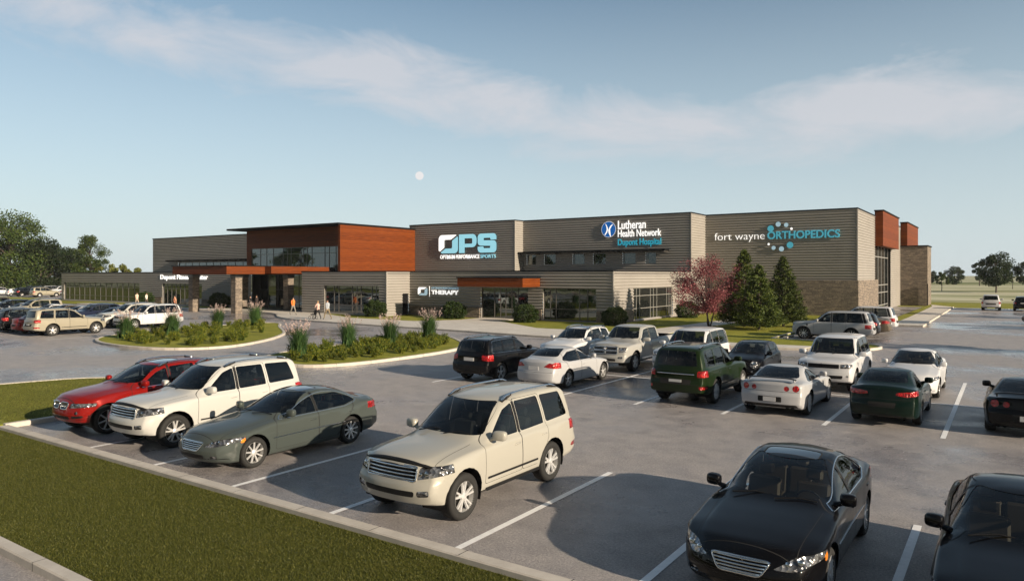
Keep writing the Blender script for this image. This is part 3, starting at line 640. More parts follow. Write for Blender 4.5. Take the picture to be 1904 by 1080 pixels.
logo_o(s, -49.7, 2.13, 1.3, .82, yy, .05, M['sgw'], M['sgt2'])
mb = MB(); mb.box(-48.17, -48.14, yy - .04, yy, 2.0, 3.05); mb.build('divider', M['sgw'], s)
txt('OPTIMUM PERFORMANCE', 3.5, .2, -47.9, yy, 2.78, M['sgt2'], s, thick=.03)
txt('THERAPY', 3.5, .42, -47.9, yy, 2.25, M['sgw'], s, bold=.03)
fixpar(s)
s = thing('wall_sign', 'white Dupont Fitness Center letters over the glass doors left of the canopy', 'sign', (-92, 55.2, 3.8))
txt('Dupont Fitness Center', 11.3, .85, -97.7, 55.32, 3.38, M['sgw_b'], s, bold=.02)
fixpar(s)
# ------------------------------------------------------------------ vehicles
def mk_paint():
    m, n, l, p = mat_new("car paint"); oi = N(n, 'ShaderNodeObjectInfo')
    ge = N(n, 'ShaderNodeNewGeometry'); mxb = N(n, 'ShaderNodeMixRGB'); mxb.inputs[2].default_value = (.015, .015, .016, 1); l.new(ge.outputs['Backfacing'], mxb.inputs[0]); l.new(oi.outputs['Color'], mxb.inputs[1]); l.new(mxb.outputs[0], p.inputs['Base Color']); p.inputs['Metallic'].default_value = 0.08; p.inputs['Roughness'].default_value = 0.32
    p.inputs['Coat Weight'].default_value = .6; p.inputs['Coat Roughness'].default_value = 0.02; p.inputs['Specular IOR Level'].default_value = 0.04
    t = N(n, 'ShaderNodeTexCoord'); a = N(n, 'ShaderNodeTexNoise', i_Scale=2.5, i_Detail=5.0); l.new(t.outputs['Object'], a.inputs['Vector'])
    mr = N(n, 'ShaderNodeMapRange', i_3=0.24, i_4=0.42); l.new(a.outputs['Fac'], mr.inputs[0]); l.new(mr.outputs[0], p.inputs['Roughness'])
    return m
def mk_cglass(name, fac, tint):
    m, n, l, p = mat_new(name)
    g = N(n, 'ShaderNodeBsdfGlossy'); g.inputs['Roughness'].default_value = 0.01
    tr = N(n, 'ShaderNodeBsdfTransparent'); tr.inputs[0].default_value = (*tint, 1)
    fr = N(n, 'ShaderNodeFresnel'); fr.inputs['IOR'].default_value = 1.6
    ms = N(n, 'ShaderNodeMixShader'); mm = N(n, 'ShaderNodeMath', operation='MULTIPLY', i_1=fac); l.new(fr.outputs[0], mm.inputs[0])
    l.new(mm.outputs[0], ms.inputs[0]); l.new(tr.outputs[0], ms.inputs[1]); l.new(g.outputs[0], ms.inputs[2]); l.new(ms.outputs[0], n['Material Output'].inputs[0])
    return m
def mk_lamp(name, c1, c2, sc=26, rough=0.12, metal=0.7):
    m, n, l, p = mat_new(name); t = N(n, 'ShaderNodeTexCoord')
    v = N(n, 'ShaderNodeTexVoronoi', i_Scale=sc); l.new(t.outputs['Object'], v.inputs['Vector'])
    c = ramp(n, [(0.0, c1), (0.45, c2), (0.8, c1)]); l.new(v.outputs['Color'], c.inputs[0]); l.new(c.outputs[0], p.inputs['Base Color'])
    b = N(n, 'ShaderNodeBump', i_Strength=0.9, i_Distance=0.03); l.new(v.outputs['Distance'], b.inputs['Height']); l.new(b.outputs[0], p.inputs['Normal'])
    p.inputs['Roughness'].default_value = rough; p.inputs['Metallic'].default_value = metal; p.inputs['Coat Weight'].default_value = 1.0
    return m
M.update(cpaint=mk_paint(), cglass=mk_cglass("car window glass", 1.0, (0.42, 0.46, 0.46)), cglassd=mk_cglass("dark car window glass", 1.0, (0.25, 0.28, 0.28)),
    wglass=mk_cglass("windscreen glass", .9, (0.50, 0.54, 0.54)),
    rubber=simple("tyre rubber", (0.016, 0.016, 0.016), 0.8, bump=.3, bscale=40),
    alloy=simple("wheel alloy", (0.82, 0.82, 0.82), 0.32, 0.6), alloyd=simple("dark wheel alloy", (0.06, 0.06, 0.065), 0.3, 0.8),
    chrome=simple("chrome trim", (0.75, 0.75, 0.75), 0.12, 1.0), plast=simple("black plastic", (0.010, 0.010, 0.011), 0.55, spec=0.25),
    seam=simple("panel gap", (0.008, 0.008, 0.008), 0.9), inter=simple("car interior", (0.02, 0.02, 0.022), 0.8), tan=simple("tan leather seat", (0.085, 0.06, 0.04), 0.6),
    hlamp=mk_lamp("headlamp", (0.42, 0.43, 0.45), (0.03, 0.03, 0.035), 15), tlamp=mk_lamp("tail lamp", (0.50, 0.008, 0.006), (0.20, 0.003, 0.003), 18, 0.15, 0.2),
    amber=simple("amber lens", (0.75, 0.22, 0.02), 0.2, coat=1), plate=simple("blank licence plate", (0.6, 0.6, 0.6), 0.4), lens=simple("projector lens", (0.5, 0.55, 0.6), 0.05, 0.9),
    sroof=simple("glass sunroof", (0.03, 0.035, 0.04), 0.04, 0.2, coat=1))

def pchip(pts):
    xs = [p[0] for p in pts]; ys = [p[1] for p in pts]; n = len(xs)
    h = [xs[i + 1] - xs[i] for i in range(n - 1)]; d = [(ys[i + 1] - ys[i]) / h[i] for i in range(n - 1)]
    m = [0] * n; m[0] = d[0]; m[-1] = d[-1]
    for i in range(1, n - 1):
        if d[i - 1] * d[i] > 0:
            w1 = 2 * h[i] + h[i - 1]; w2 = h[i] + 2 * h[i - 1]; m[i] = (w1 + w2) / (w1 / d[i - 1] + w2 / d[i])
    def f(x):
        if x <= xs[0]: return ys[0]
        if x >= xs[-1]: return ys[-1]
        i = 0
        while x > xs[i + 1]: i += 1
        t = (x - xs[i]) / h[i]; a = t * t; b = a * t
        return (2 * b - 3 * a + 1) * ys[i] + (b - 2 * a + t) * h[i] * m[i] + (-2 * b + 3 * a) * ys[i + 1] + (b - a) * h[i] * m[i + 1]
    return f
sst = lambda t: max(0, min(1, t)) ** 2 * (3 - 2 * max(0, min(1, t)))

class Car:
    """d = distance from the front bumper; local frame: +x forward, +y left, z up, origin at wheelbase centre on the ground"""
    def __init__(s, p):
        s.p = p; s.L = p['L']; s.W = p['W'] / 2; s.x0 = p['wb'] / 2 + p['fo']
        s.top = pchip(p['top']); s.belt = pchip(p['belt']); s.bot = pchip(p['bot']); s.wid = pchip(p['wid'])
        s.H = max(z for _, z in p['top']); s.roofw = p['roofw']
        s.kf, s.kr = p.get('kf', .22), p.get('kr', .12)
        s.fprof = pchip(p['fprof']); s.rprof = pchip(p['rprof'])
        s.shw = p.get('shw', .95)
    def rail(s, d):
        b, t = s.belt(d), s.top(d); sf, sr = s.p.get('sagf', .24), s.p.get('sagr', .10); cr = s.p.get('crown', .055)
        z1 = min(s.top(d - sf), s.top(d + sr), t) - cr; zb = b + .62 * (t - b)
        z = max(z1, zb) if t - b < .30 else max(z1, b + .10 + .0 * t)
        k = sst((t - b - .12) / .25); z = zb * (1 - k) + max(z1, b + .06) * k
        u = max(0, min(1, (z - b) / max(.05, s.H - s.belt(s.L / 2))))
        ws = s.shw * s.W * s.wid(d); wr = ws * .86 * (1 - u) + s.roofw * u
        wr = ws * .72 * (1 - k) + wr * k
        return wr, z
    def warp(s, x, y, z):
        d = s.x0 - x; yy = min(1.1, abs(y) / s.W)
        wf = sst(1 - d / .75); wr = sst(1 - (s.L - d) / .55)
        x -= wf * (s.kf * yy ** 2.6) + sst(1 - d / .30) * s.fprof(z)
        x += wr * (s.kr * yy ** 2.6) + sst(1 - (s.L - d) / .28) * s.rprof(z)
        return (x, y, z)
    def section(s, d):
        p = s.p; w = s.W * s.wid(d); b, bl, t = s.bot(d), s.belt(d), s.top(d); wr, zr = s.rail(d)
        e = min(d, s.L - d)                                   # round the ends
        if e < .10:
            q = math.sqrt(max(0, 1 - (1 - e / .10) ** 2)); w *= .955 + .045 * q; t -= .045 * (1 - q); bl = min(bl, t - .02) - .02 * (1 - q); zr = min(zr, t - .008); wr *= .955 + .045 * q
        fl = 0
        for xw in (p['fo'], p['fo'] + p['wb']): fl += p.get('flare', .022) * math.exp(-((d - xw) / (p['r'] * 1.15)) ** 4)
        pts = [(0, b), (.6 * w, b), (.90 * w, b), (.955 * w, b + .03), (.978 * w, b + .09)]
        for h in (.16, .24, .32, .40, .48, .56, .64, .72, .80, .88, .94):
            z = b + .02 + (bl - b - .02) * h; k = 1 - .028 * ((h - .52) / .48) ** 2 * (1 if h > .52 else 1.2)
            k -= p.get('tuck', .0) * max(0, (.35 - h)) 
            pts.append((w * k + fl * math.exp(-((h - .45) / .42) ** 4), z))
        ws = s.shw * w
        pts.append(((w * .972 + ws) / 2 + .004, bl - .012))
        A = (ws - .008, bl + .010)
        pts.append(A)
        B = (wr, zr); C = (0, t)
        k = sst((t - bl - .12) / .25); ins = .03 * k              # small ledge into the glass house
        A2 = (A[0] - ins, A[1] + .012 * k)
        for u in (.12, .27, .42, .57, .72, .84, .92):
            bow = .018 * math.sin(math.pi * u) * k
            pts.append((A2[0] + (B[0] - A2[0]) * u + bow, A2[1] + (B[1] - A2[1]) * u))
        # fillet around B then crown
        f0 = pts[-1]; B2 = (B[0] * .86, B[1] + (C[1] - B[1]) * .42)
        for u in (.33, .66, 1.0):
            a = (1 - u) ** 2; b_ = 2 * u * (1 - u); c = u * u; bb = (B[0], B[1] + .004)
            pts.append((a * f0[0] + b_ * bb[0] + c * B2[0], a * f0[1] + b_ * bb[1] + c * B2[1]))
        for u in (.2, .4, .6, .8, 1.0):
            y = B2[0] * (1 - u); q = 1 - (y / B2[0]) ** 2 if B2[0] else 1; pts.append((y, B2[1] + (C[1] - B2[1]) * q))
        return pts
    def yside(s, d, z):
        pts = s.section(d); best = None
        for (y0, z0), (y1, z1) in zip(pts[4:], pts[5:]):
            if z0 <= z <= z1 and z1 > z0: best = y0 + (y1 - y0) * (z - z0) / (z1 - z0); break
        return best if best is not None else pts[-12][0]
    def shell(s):
        ds = []; d = 0
        for e in (0, .012, .035, .065, .10): ds.append(e)
        n = int((s.L - .2) / .058)
        ds += [.10 + (s.L - .2) * k / n for k in range(1, n)]
        ds += [s.L - e for e in (.10, .065, .035, .012, 0)]
        bm = bmesh.new(); rows = []
        for d in ds:
            h = s.section(d); x = s.x0 - d
            full = [(y, z) for y, z in h] + [(-y, z) for y, z in h[1:-1]][::-1]
            rows.append([bm.verts.new((x, y, z)) for y, z in full])
        m = len(rows[0])
        for a, b in zip(rows, rows[1:]):
            for j in range(m):
                k = (j + 1) % m; bm.faces.new((a[j], a[k], b[k], b[j]))
        for row, sgn in ((rows[0], 1), (rows[-1], -1)):
            h = len(s.section(ds[0])); half = row[:h]; other = [row[0]] + row[h:][::-1] + [row[h - 1]]
            prev = None; nc = 18
            for i in range(2, h - 1):
                a, b = half[i], other[i]; r_ = [a] + [bm.verts.new(a.co.lerp(b.co, k / nc)) for k in range(1, nc)] + [b]
                if prev:
                    for k in range(nc):
                        q = (prev[k], prev[k + 1], r_[k + 1], r_[k]); bm.faces.new(q if sgn < 0 else q[::-1])
                prev = r_
            top = half[h - 1]
            for k in range(nc): bm.faces.new((prev[k], prev[k + 1], top) if sgn < 0 else (prev[k + 1], prev[k], top))
        bmesh.ops.remove_doubles(bm, verts=bm.verts[:], dist=.0008)
        for v in bm.verts: v.co = s.warp(*v.co)
        bmesh.ops.recalc_face_normals(bm, faces=bm.faces[:])
        return bm
    # -- carving
    def carve(s, bm, planes, filt):
        faces = [f for f in bm.faces if filt(f)]
        for co, no in planes:
            if not faces: return []
            geom = list({e for f in faces for e in f.edges} | {v for f in faces for v in f.verts}) + faces
            r = bmesh.ops.bisect_plane(bm, geom=geom, dist=.0004, plane_co=co, plane_no=no)
            cand = set(faces) | {g for g in r['geom'] if isinstance(g, bmesh.types.BMFace)}
            faces = [f for f in cand if f.is_valid and (f.calc_center_median() - Vector(co)).dot(Vector(no)) < 0]
        return faces
    def planes2(s, poly, ax):
        """convex polygon as planes; ax 'side' -> (d,z), 'front' -> (y,z), 'top' -> (d,y)"""
        n = len(poly); cx = sum(p[0] for p in poly) / n; cz = sum(p[1] for p in poly) / n; out = []
        for i in range(n):
            a, b = poly[i], poly[(i + 1) % n]; nx, nz = (b[1] - a[1]), -(b[0] - a[0])
            if (cx - a[0]) * nx + (cz - a[1]) * nz > 0: nx, nz = -nx, -nz
            l = math.hypot(nx, nz)
            if l < 1e-6: continue
            nx /= l; nz /= l
            if ax == 'side': out.append(((s.x0 - a[0], 0, a[1]), (-nx, 0, nz)))
            elif ax == 'front': out.append(((0, a[0], a[1]), (0, nx, nz)))
            else: out.append(((s.x0 - a[0], a[1], 0), (-nx, nz, 0)))
        return out
def rounded(poly, r=.05):
    out = []; n = len(poly)
    for i in range(n):
        a, b, c = Vector(poly[i - 1]), Vector(poly[i]), Vector(poly[(i + 1) % n])
        u = (a - b); v = (c - b); k = min(r, u.length * .4, v.length * .4); p = b + u.normalized() * k; q = b + v.normalized() * k
        out.append(tuple(p)); out.append(tuple(.25 * p + .5 * b + .25 * q)); out.append(tuple(q))
    return out
def split(bm, faces, shift=0.0, mats=None):
    """take faces out of bm as a new bmesh"""
    nb = bmesh.new(); mp = {}
    for f in faces:
        vs = []
        for v in f.verts:
            if v not in mp: mp[v] = nb.verts.new(v.co)
            vs.append(mp[v])
        try: g = nb.faces.new(vs); g.smooth = True; g.material_index = f.material_index
        except ValueError: pass
    nb.normal_update()
    if shift:
        for v in nb.verts: v.co -= v.normal * shift
    bmesh.ops.delete(bm, geom=faces, context='FACES')
    return nb
def rim_mesh(style, r, w, spokes):
    """wheel in the xz plane, outer side at y = -w/2 ... built for the right-hand side (outer face towards -y)"""
    mb = MB(); n = 40; yo = -w / 2
    prof = [(r * .99, yo + .004), (r, yo + .012), (r * .97, yo + .02), (r * .955, yo + .05), (r * .93, yo + .10), (r * .93, w / 2 - .01)]
    b = len(mb.v)
    for q, (rr, y) in enumerate(prof):
        for k in range(n): t = 2 * math.pi * k / n; mb.v.append((rr * math.cos(t), y, rr * math.sin(t)))
    for q in range(len(prof) - 1):
        for k in range(n): k2 = (k + 1) % n; mb.f.append((b + q * n + k, b + q * n + k2, b + (q + 1) * n + k2, b + (q + 1) * n + k)); mb.m.append(0)
    mb.f.append(tuple(len(mb.v) + k for k in range(n))); mb.m.append(1)
    mb.v += [(r * .9 * math.cos(2 * math.pi * k / n), yo + .10, r * .9 * math.sin(2 * math.pi * k / n)) for k in range(n)]
    def spoke(t0, t1, w0, w1, y0, y1, r0, r1):
        c0 = Vector((math.cos(t0), 0, math.sin(t0))); c1 = Vector((math.cos(t1), 0, math.sin(t1))); p0 = c0 * r0; p1 = c1 * r1
        d = (p1 - p0).normalized(); s_ = Vector((-d.z, 0, d.x)); dn = Vector((0, .028, 0))
        q = [p0 + s_ * w0 + Vector((0, y0, 0)), p0 - s_ * w0 + Vector((0, y0, 0)), p1 - s_ * w1 + Vector((0, y1, 0)), p1 + s_ * w1 + Vector((0, y1, 0))]
        b = len(mb.v); mb.v += [tuple(x) for x in q] + [tuple(x + dn + (s_ * (.008 if i in (0, 3) else -.008))) for i, x in enumerate(q)]
        for f in ((0, 1, 2, 3), (0, 4, 5, 1), (1, 5, 6, 2), (2, 6, 7, 3), (3, 7, 4, 0)): mb.f.append(tuple(b + i for i in f)); mb.m.append(0)
    for k in range(spokes):
        t = 2 * math.pi * k / spokes + math.pi / 2
        if style == 'double':
            g = .20
            for sg in (-1, 1): spoke(t + sg * g * 1.1, t + sg * g, r * .058, r * .055, yo + .028, yo + .012, r * .2, r * .96)
        elif style == 'wide': spoke(t, t, r * .11, r * .15, yo + .026, yo + .012, r * .15, r * .96)
        elif style == 'y':
            spoke(t, t, r * .07, r * .06, yo + .026, yo + .02, r * .15, r * .55)
            for sg in (-1, 1): spoke(t, t + sg * .22, r * .05, r * .045, yo + .022, yo + .012, r * .5, r * .96)
        else: spoke(t, t, r * .055, r * .05, yo + .028, yo + .012, r * .15, r * .96)
    # hub
    b = len(mb.v); m = 16
    for rr, y in ((r * .26, yo + .04), (r * .25, yo + .022), (r * .12, yo + .012), (r * .10, yo + .018)):
        for k in range(m): t = 2 * math.pi * k / m; mb.v.append((rr * math.cos(t), y, rr * math.sin(t)))
    for q in range(3):
        for k in range(m): k2 = (k + 1) % m; mb.f.append((b + q * m + k, b + q * m + k2, b + (q + 1) * m + k2, b + (q + 1) * m + k)); mb.m.append(0)
    mb.f.append(tuple(b + 3 * m + k for k in range(m))); mb.m.append(0)
    return mb
def tyre_mesh(R_, r, w):
    mb = MB(); n = 44; prof = [(r * .97, -w / 2 + .02), (r * 1.02, -w / 2 + .004), (r + (R_ - r) * .55, -w / 2 - .004), (R_ - .03, -w / 2 + .004), (R_ - .008, -w / 2 + .025), (R_, -w / 2 + .05), (R_, w / 2 - .05), (R_ - .008, w / 2 - .025), (R_ - .03, w / 2 - .004), (r + (R_ - r) * .5, w / 2), (r * .97, w / 2 - .01)]
    for rr, y in prof:
        for k in range(n): t = 2 * math.pi * k / n; mb.v.append((rr * math.cos(t), y, rr * math.sin(t)))
    for q in range(len(prof) - 1):
        for k in range(n): k2 = (k + 1) % n; mb.f.append((q * n + k, q * n + k2, (q + 1) * n + k2, (q + 1) * n + k)); mb.m.append(0)
    return mb
def ellip(cx, cy, cz, rx, ry, rz, pw=2.0, nu=16, nv=10, rot=0):
    bm = bmesh.new(); rows = []
    for j in range(nv + 1):
        ph = math.pi * j / nv - math.pi / 2; row = []
        for i in range(nu):
            th = 2 * math.pi * i / nu; c = lambda v: math.copysign(abs(v) ** (2 / pw), v)
            x = rx * c(math.cos(ph)) * c(math.cos(th)); y = ry * c(math.cos(ph)) * c(math.sin(th)); z = rz * c(math.sin(ph))
            row.append(bm.verts.new((cx + x * math.cos(rot) - y * math.sin(rot), cy + x * math.sin(rot) + y * math.cos(rot), cz + z)))
        rows.append(row)
    for a, b in zip(rows, rows[1:]):
        for i in range(nu): k = (i + 1) % nu; bm.faces.new((a[i], a[k], b[k], b[i]))
    bmesh.ops.remove_doubles(bm, verts=bm.verts[:], dist=.0005)
    for f in bm.faces: f.smooth = True
    bmesh.ops.recalc_face_normals(bm, faces=bm.faces[:])
    return bm
def bmjoin(bms):
    out = bmesh.new()
    for b in bms:
        me = bpy.data.meshes.new('t'); b.to_mesh(me); out.from_mesh(me); b.free(); bpy.data.meshes.remove(me)
    return out

def make_car(kind, p, loc=(0, 0, 0)):
    s = Car(p); root = thing(kind, 'x', p.get('cat', 'car'), loc)
    bm = s.shell(); W = s.W; L = s.L; r = p['r']; ra = p.get('ra', r * 1.17); x0 = s.x0
    side = lambda sg: (lambda f: f.normal.y * sg > .25 and f.calc_center_median().y * sg > W * .3)
    parts = []
    # wheel arches
    for dx in (p['fo'], p['fo'] + p['wb']):
        poly = [(dx + ra * math.cos(2 * math.pi * k / 22), r + .02 + ra * math.sin(2 * math.pi * k / 22)) for k in range(22)]
        lim = lambda f: abs(f.calc_center_median().y) > W * .62 and abs(s.x0 - f.calc_center_median().x - dx) < ra + .2
        fs = s.carve(bm, s.planes2(poly, 'side'), lim)
        bmesh.ops.delete(bm, geom=[f for f in fs if f.is_valid], context='FACES')
    # arch lips: thin strip turned inwards
    mb = MB()
    for dx in (p['fo'], p['fo'] + p['wb']):
        for sg in (-1, 1):
            n = 26; a0, a1 = R(-22), R(202); b = len(mb.v)
            yo = W * s.wid(dx) * .985 + p.get('flare', .022) * .5
            for k in range(n + 1):
                t = a0 + (a1 - a0) * k / n; rr = ra + .004
                for y in (yo - .03, W * .42): mb.v.append((s.x0 - dx + rr * math.cos(t), sg * y, r + .02 + rr * math.sin(t)))
            for k in range(n): mb.f.append((b + 2 * k, b + 2 * k + 1, b + 2 * k + 3, b + 2 * k + 2)); mb.m.append(0)
            b = len(mb.v)
            for k in range(n + 1):
                t = a0 + (a1 - a0) * k / n; mb.v.append((s.x0 - dx + (ra + .02) * math.cos(t), sg * W * .42, r + .02 + (ra + .02) * math.sin(t)))
            mb.f.append(tuple(range(b, len(mb.v)))); mb.m.append(0)
    zf = s.bot(L / 2) + .02
    mb.box(-p['wb'] / 2 + ra, p['wb'] / 2 - ra, -W * .88, W * .88, zf, zf + .12)
    mb.box(x0 - .25 - p['fo'] * .5, x0 - .35, -W * .6, W * .6, s.bot(.1) + .02, s.bot(.1) + .2)
    mb.build('underbody', M['plast'], root)
    # side windows
    gl = M[p.get('sglass', 'cglass')]
    for sg in (-1, 1):
        for k, w_ in enumerate(p['side_win']):
            w_ = [(a_, min(b_, s.rail(a_)[1] - .035)) for a_, b_ in w_]
            fs = s.carve(bm, s.planes2(rounded(w_, p.get('wr', .045)), 'side'), side(sg))
            if p.get('wtrim'):
                pass
            if fs: bmo('side_window', split(bm, fs, .008), gl, root)
        # lower black/plastic band
    # window surround: darken pillars between the panes
    if p.get('pillar_black'):
        for sg in (-1, 1):
            for w_ in p['pillar_black']:
                for f in s.carve(bm, s.planes2(w_, 'side'), side(sg)): f.material_index = 1
    if p.get('surround'):
        for sg in (-1, 1):
            for w_ in p['surround']:
                for f in s.carve(bm, s.planes2(w_, 'side'), side(sg)): f.material_index = 2
    # windscreen and rear window (front view polygons)
    (fz0, fy0, fz1, fy1, fd0, fd1) = p['ws']
    fs = s.carve(bm, s.planes2(rounded([(-fy0, fz0), (fy0, fz0), (fy1, fz1), (-fy1, fz1)], .06), 'front'), lambda f: fd0 < s.x0 - f.calc_center_median().x < fd1 and f.normal.x > .12 and f.normal.z > .1)
    if fs: bmo('windscreen', split(bm, fs, .006), M[p.get('wglass', 'wglass')], root)
    (fz0, fy0, fz1, fy1, fd0, fd1) = p['rw']
    fs = s.carve(bm, s.planes2(rounded([(-fy0, fz0), (fy0, fz0), (fy1, fz1), (-fy1, fz1)], .07), 'front'), lambda f: fd0 < s.x0 - f.calc_center_median().x < fd1 and f.normal.x < -.1)
    if fs: bmo('rear_window', split(bm, fs, .006), M[p.get('rglass', 'cglassd')], root)
    if p.get('sun'):
        a, b, y = p['sun']
        for f in s.carve(bm, s.planes2(rounded([(a - .02, -y - .02), (b + .02, -y - .02), (b + .02, y + .02), (a - .02, y + .02)], .09), 'top'), lambda f: f.normal.z > .7 and f.calc_center_median().z > s.H - .25): f.material_index = 3
        fs = s.carve(bm, s.planes2(rounded([(a, -y), (b, -y), (b, y), (a, y)], .08), 'top'), lambda f: f.normal.z > .7 and f.calc_center_median().z > s.H - .25)
        if fs: bmo('sunroof', split(bm, fs, .004), M['sroof'], root)
    if p.get('bed'):
        a, b, y = p['bed']
        fs = s.carve(bm, s.planes2([(a, -y), (b, -y), (b, y), (a, y)], 'top'), lambda f: f.normal.z > .3)
        bmesh.ops.delete(bm, geom=fs, context='FACES')
        mb = MB(); zt = s.belt((a + b) / 2); z0 = zt - .5
        mb.box(x0 - b, x0 - a, -y, y, z0 - .03, z0); mb.box(x0 - a - .03, x0 - a, -y, y, z0, zt + .02); mb.box(x0 - b, x0 - b + .03, -y, y, z0, zt + .02)
        mb.box(x0 - b + .03, x0 - a - .03, -y, -y + .03, z0, zt + .02); mb.box(x0 - b + .03, x0 - a - .03, y - .03, y, z0, zt + .02); mb.build('cargo_bed', M['plast'], root)
    # lamps
    front = lambda f: s.x0 - f.calc_center_median().x < p.get('hl_d', .62) and f.normal.z < .8
    rear = lambda f: s.x0 - f.calc_center_median().x > L - p.get('tl_d', .45) and f.normal.z < .8
    ys = lambda poly, sg: [(sg * a, b) for a, b in poly]
    for sg in (-1, 1):
        for kk, key in enumerate(('hl', 'hl2')):
            if p.get(key):
                fs = s.carve(bm, s.planes2(rounded(ys(p[key], sg), p.get('hlr', .03)), 'front'), front)
                if fs: bmo('headlight', split(bm, fs, .012), M['hlamp'] if key == 'hl' else M['amber'], root)
        if p.get('fog'):
            fs = s.carve(bm, s.planes2(rounded(ys(p['fog'], sg), .03), 'front'), front)
            if fs: bmo('fog_lamp', split(bm, fs, .01), M['hlamp'], root)
        for key in ('tl', 'tl2'):
            if p.get(key):
                fs = s.carve(bm, s.planes2(rounded(ys(p[key], sg), p.get('tlr', .03)), 'front'), rear)
                if fs: bmo('taillight', split(bm, fs, .004), M['tlamp'] if key == 'tl' or not p.get('tl2c') else M[p['tl2c']], root)
    if p.get('intake'):
        for poly in p['intake']:
            for f in s.carve(bm, s.planes2(rounded(poly, .04), 'front'), front): f.material_index = 1
    if p.get('rpanel'):
        for poly, mi in p['rpanel']:
            for f in s.carve(bm, s.planes2(rounded(poly, .03), 'front'), rear): f.material_index = mi
    # grille with bars following the nose
    def nose(y, z, off=0.0):
        x, _, _ = s.warp(x0, y, z); return (x + off, y, z)
    def tailp(y, z, off=0.0):
        x, _, _ = s.warp(x0 - L, y, z); return (x - off, y, z)
    for gi, g in enumerate(p.get('grille', [])):
        poly = g['poly']
        fs = s.carve(bm, s.planes2(rounded(poly, g.get('r', .04)), 'front'), front)
        if fs:
            go = bmo('grille', split(bm, fs, .03), M['plast'], root)
            y0 = min(a for a, _ in poly); y1 = max(a for a, _ in poly); z0 = min(b for _, b in poly); z1 = max(b for _, b in poly)
            mb = MB(); nb = g.get('bars', 4); rad = g.get('rad', .012)
            def width_at(z):
                # horizontal extent of the polygon at height z
                xs = []
                for i in range(len(poly)):
                    (a, b), (c, d) = poly[i], poly[(i + 1) % len(poly)]
                    if (b - z) * (d - z) <= 0 and b != d: xs.append(a + (c - a) * (z - b) / (d - b))
                return (min(xs), max(xs)) if len(xs) > 1 else (y0, y1)
            if g.get('vert'):
                for k in range(nb):
                    y = y0 + (y1 - y0) * (k + .5) / nb; mb.tube([nose(y, z0 + .01, -.004), nose(y, (z0 + z1) / 2, -.004), nose(y, z1 - .01, -.004)], rad, 5)
            else:
                for k in range(nb):
                    z = z0 + (z1 - z0) * (k + .6) / nb; a, b = width_at(z); a += .01; b -= .01
                    mb.tube([nose(a + (b - a) * u / 8, z, .0) for u in range(9)], rad, 5)
            if nb: mb.build('grille_bar', M[g.get('mat', 'chrome')], go, True)
            if g.get('frame'):
                mb = MB(); q = rounded(poly, g.get('r', .04)); q = q + [q[0], q[1]]; mb.tube([nose(a, b, .006) for a, b in q], g['frame'], 6, cap=False); mb.build('grille_frame', M['chrome'], go, True)
    # panel gaps and doors
    gap = .007
    for sg in (-1, 1):
        for dp in p['doors']:
            cx = sum(a for a, _ in dp) / len(dp); cz = sum(b for _, b in dp) / len(dp)
            fs = s.carve(bm, s.planes2(rounded(dp, .05), 'side'), side(sg))
            for f in fs: f.material_index = max(f.material_index, 0)
            inner = [(a + (gap * 1.5 if a < cx else -gap * 1.5), b + (gap if b < cz else -gap)) for a, b in dp]
            keep = set(fs); fi = s.carve(bm, s.planes2(rounded(inner, .05), 'side'), lambda f: f in keep)
            inn = set(fi)
            allf = s.carve(bm, s.planes2(rounded(dp, .05), 'side'), side(sg))
            for f in allf:
                if f not in inn and f.material_index == 0: f.material_index = 3
            if fi:
                mats_ = [M['cpaint'], M['plast'], M[p.get('surm', 'chrome')], M['seam']]
                do = bmo('door', split(bm, fi, 0.0), mats_, root); parts.append(do)
                # handle near the rear edge under the belt
                hx = max(a for a, b in dp) - .16; hz = s.belt(hx) - .13
                yh = (W * s.wid(hx)) * .985
                hb = MB(); yy = sg * (yh + .012)
                hb.tube([(x0 - hx + .11, sg * (yh - .03), hz), (x0 - hx + .09, yy, hz), (x0 - hx - .07, yy, hz + .005), (x0 - hx - .09, sg * (yh - .03), hz + .005)], .018, 6)
                ho = hb.build('handle', M['cpaint'] if not p.get('chandle') else M['chrome'], do, True)
    # bonnet shut line and boot shut line
    for poly, f_ in p.get('seams', []):
        ff = (lambda f: f.normal.z > .35 and f.calc_center_median().z > s.belt(.15) - .06) if f_ == 'top' else (lambda f: f.normal.x < -.3)
        for f in s.carve(bm, s.planes2(poly, 'top' if f_ == 'top' else 'front'), ff):
            if f.material_index == 0: f.material_index = 3
    if p.get('lower'):
        for z, d0, d1 in p['lower']:
            for f in s.carve(bm, s.planes2([(d0, -.1), (d1, -.1), (d1, z), (d0, z)], 'side'), lambda f: f.calc_center_median().z < z + .3): f.material_index = 1
    for f in bm.faces: f.smooth = True
    bo = bmo('body', bm, [M['cpaint'], M['plast'], M[p.get('surm', 'chrome')], M['seam']], root)
    # headlight projectors
    if p.get('proj'):
        for sg in (-1, 1):
            for (y, z, rr) in p['proj']:
                mb = MB(); c = Vector(nose(sg * y, z, -.002 - p.get('projin', 0))); b = len(mb.v); m = 12
                for q_, (k_, dx_) in enumerate(((1, 0), (.8, .012), (.5, .02))):
                    for k in range(m): t = 2 * math.pi * k / m; mb.v.append((c.x + dx_ - .02, c.y + rr * k_ * math.cos(t), c.z + rr * k_ * math.sin(t)))
                for q_ in range(2):
                    for k in range(m): k2 = (k + 1) % m; mb.f.append((b + q_ * m + k, b + q_ * m + k2, b + (q_ + 1) * m + k2, b + (q_ + 1) * m + k)); mb.m.append(0)
                mb.f.append(tuple(b + 2 * m + k for k in range(m))); mb.m.append(1)
                mb.build('projector_lamp', [M['chrome'], M['lens']], root, True)
    # wheels
    rim_r = r * p.get('rimk', .66); tw = p.get('tw', .24)
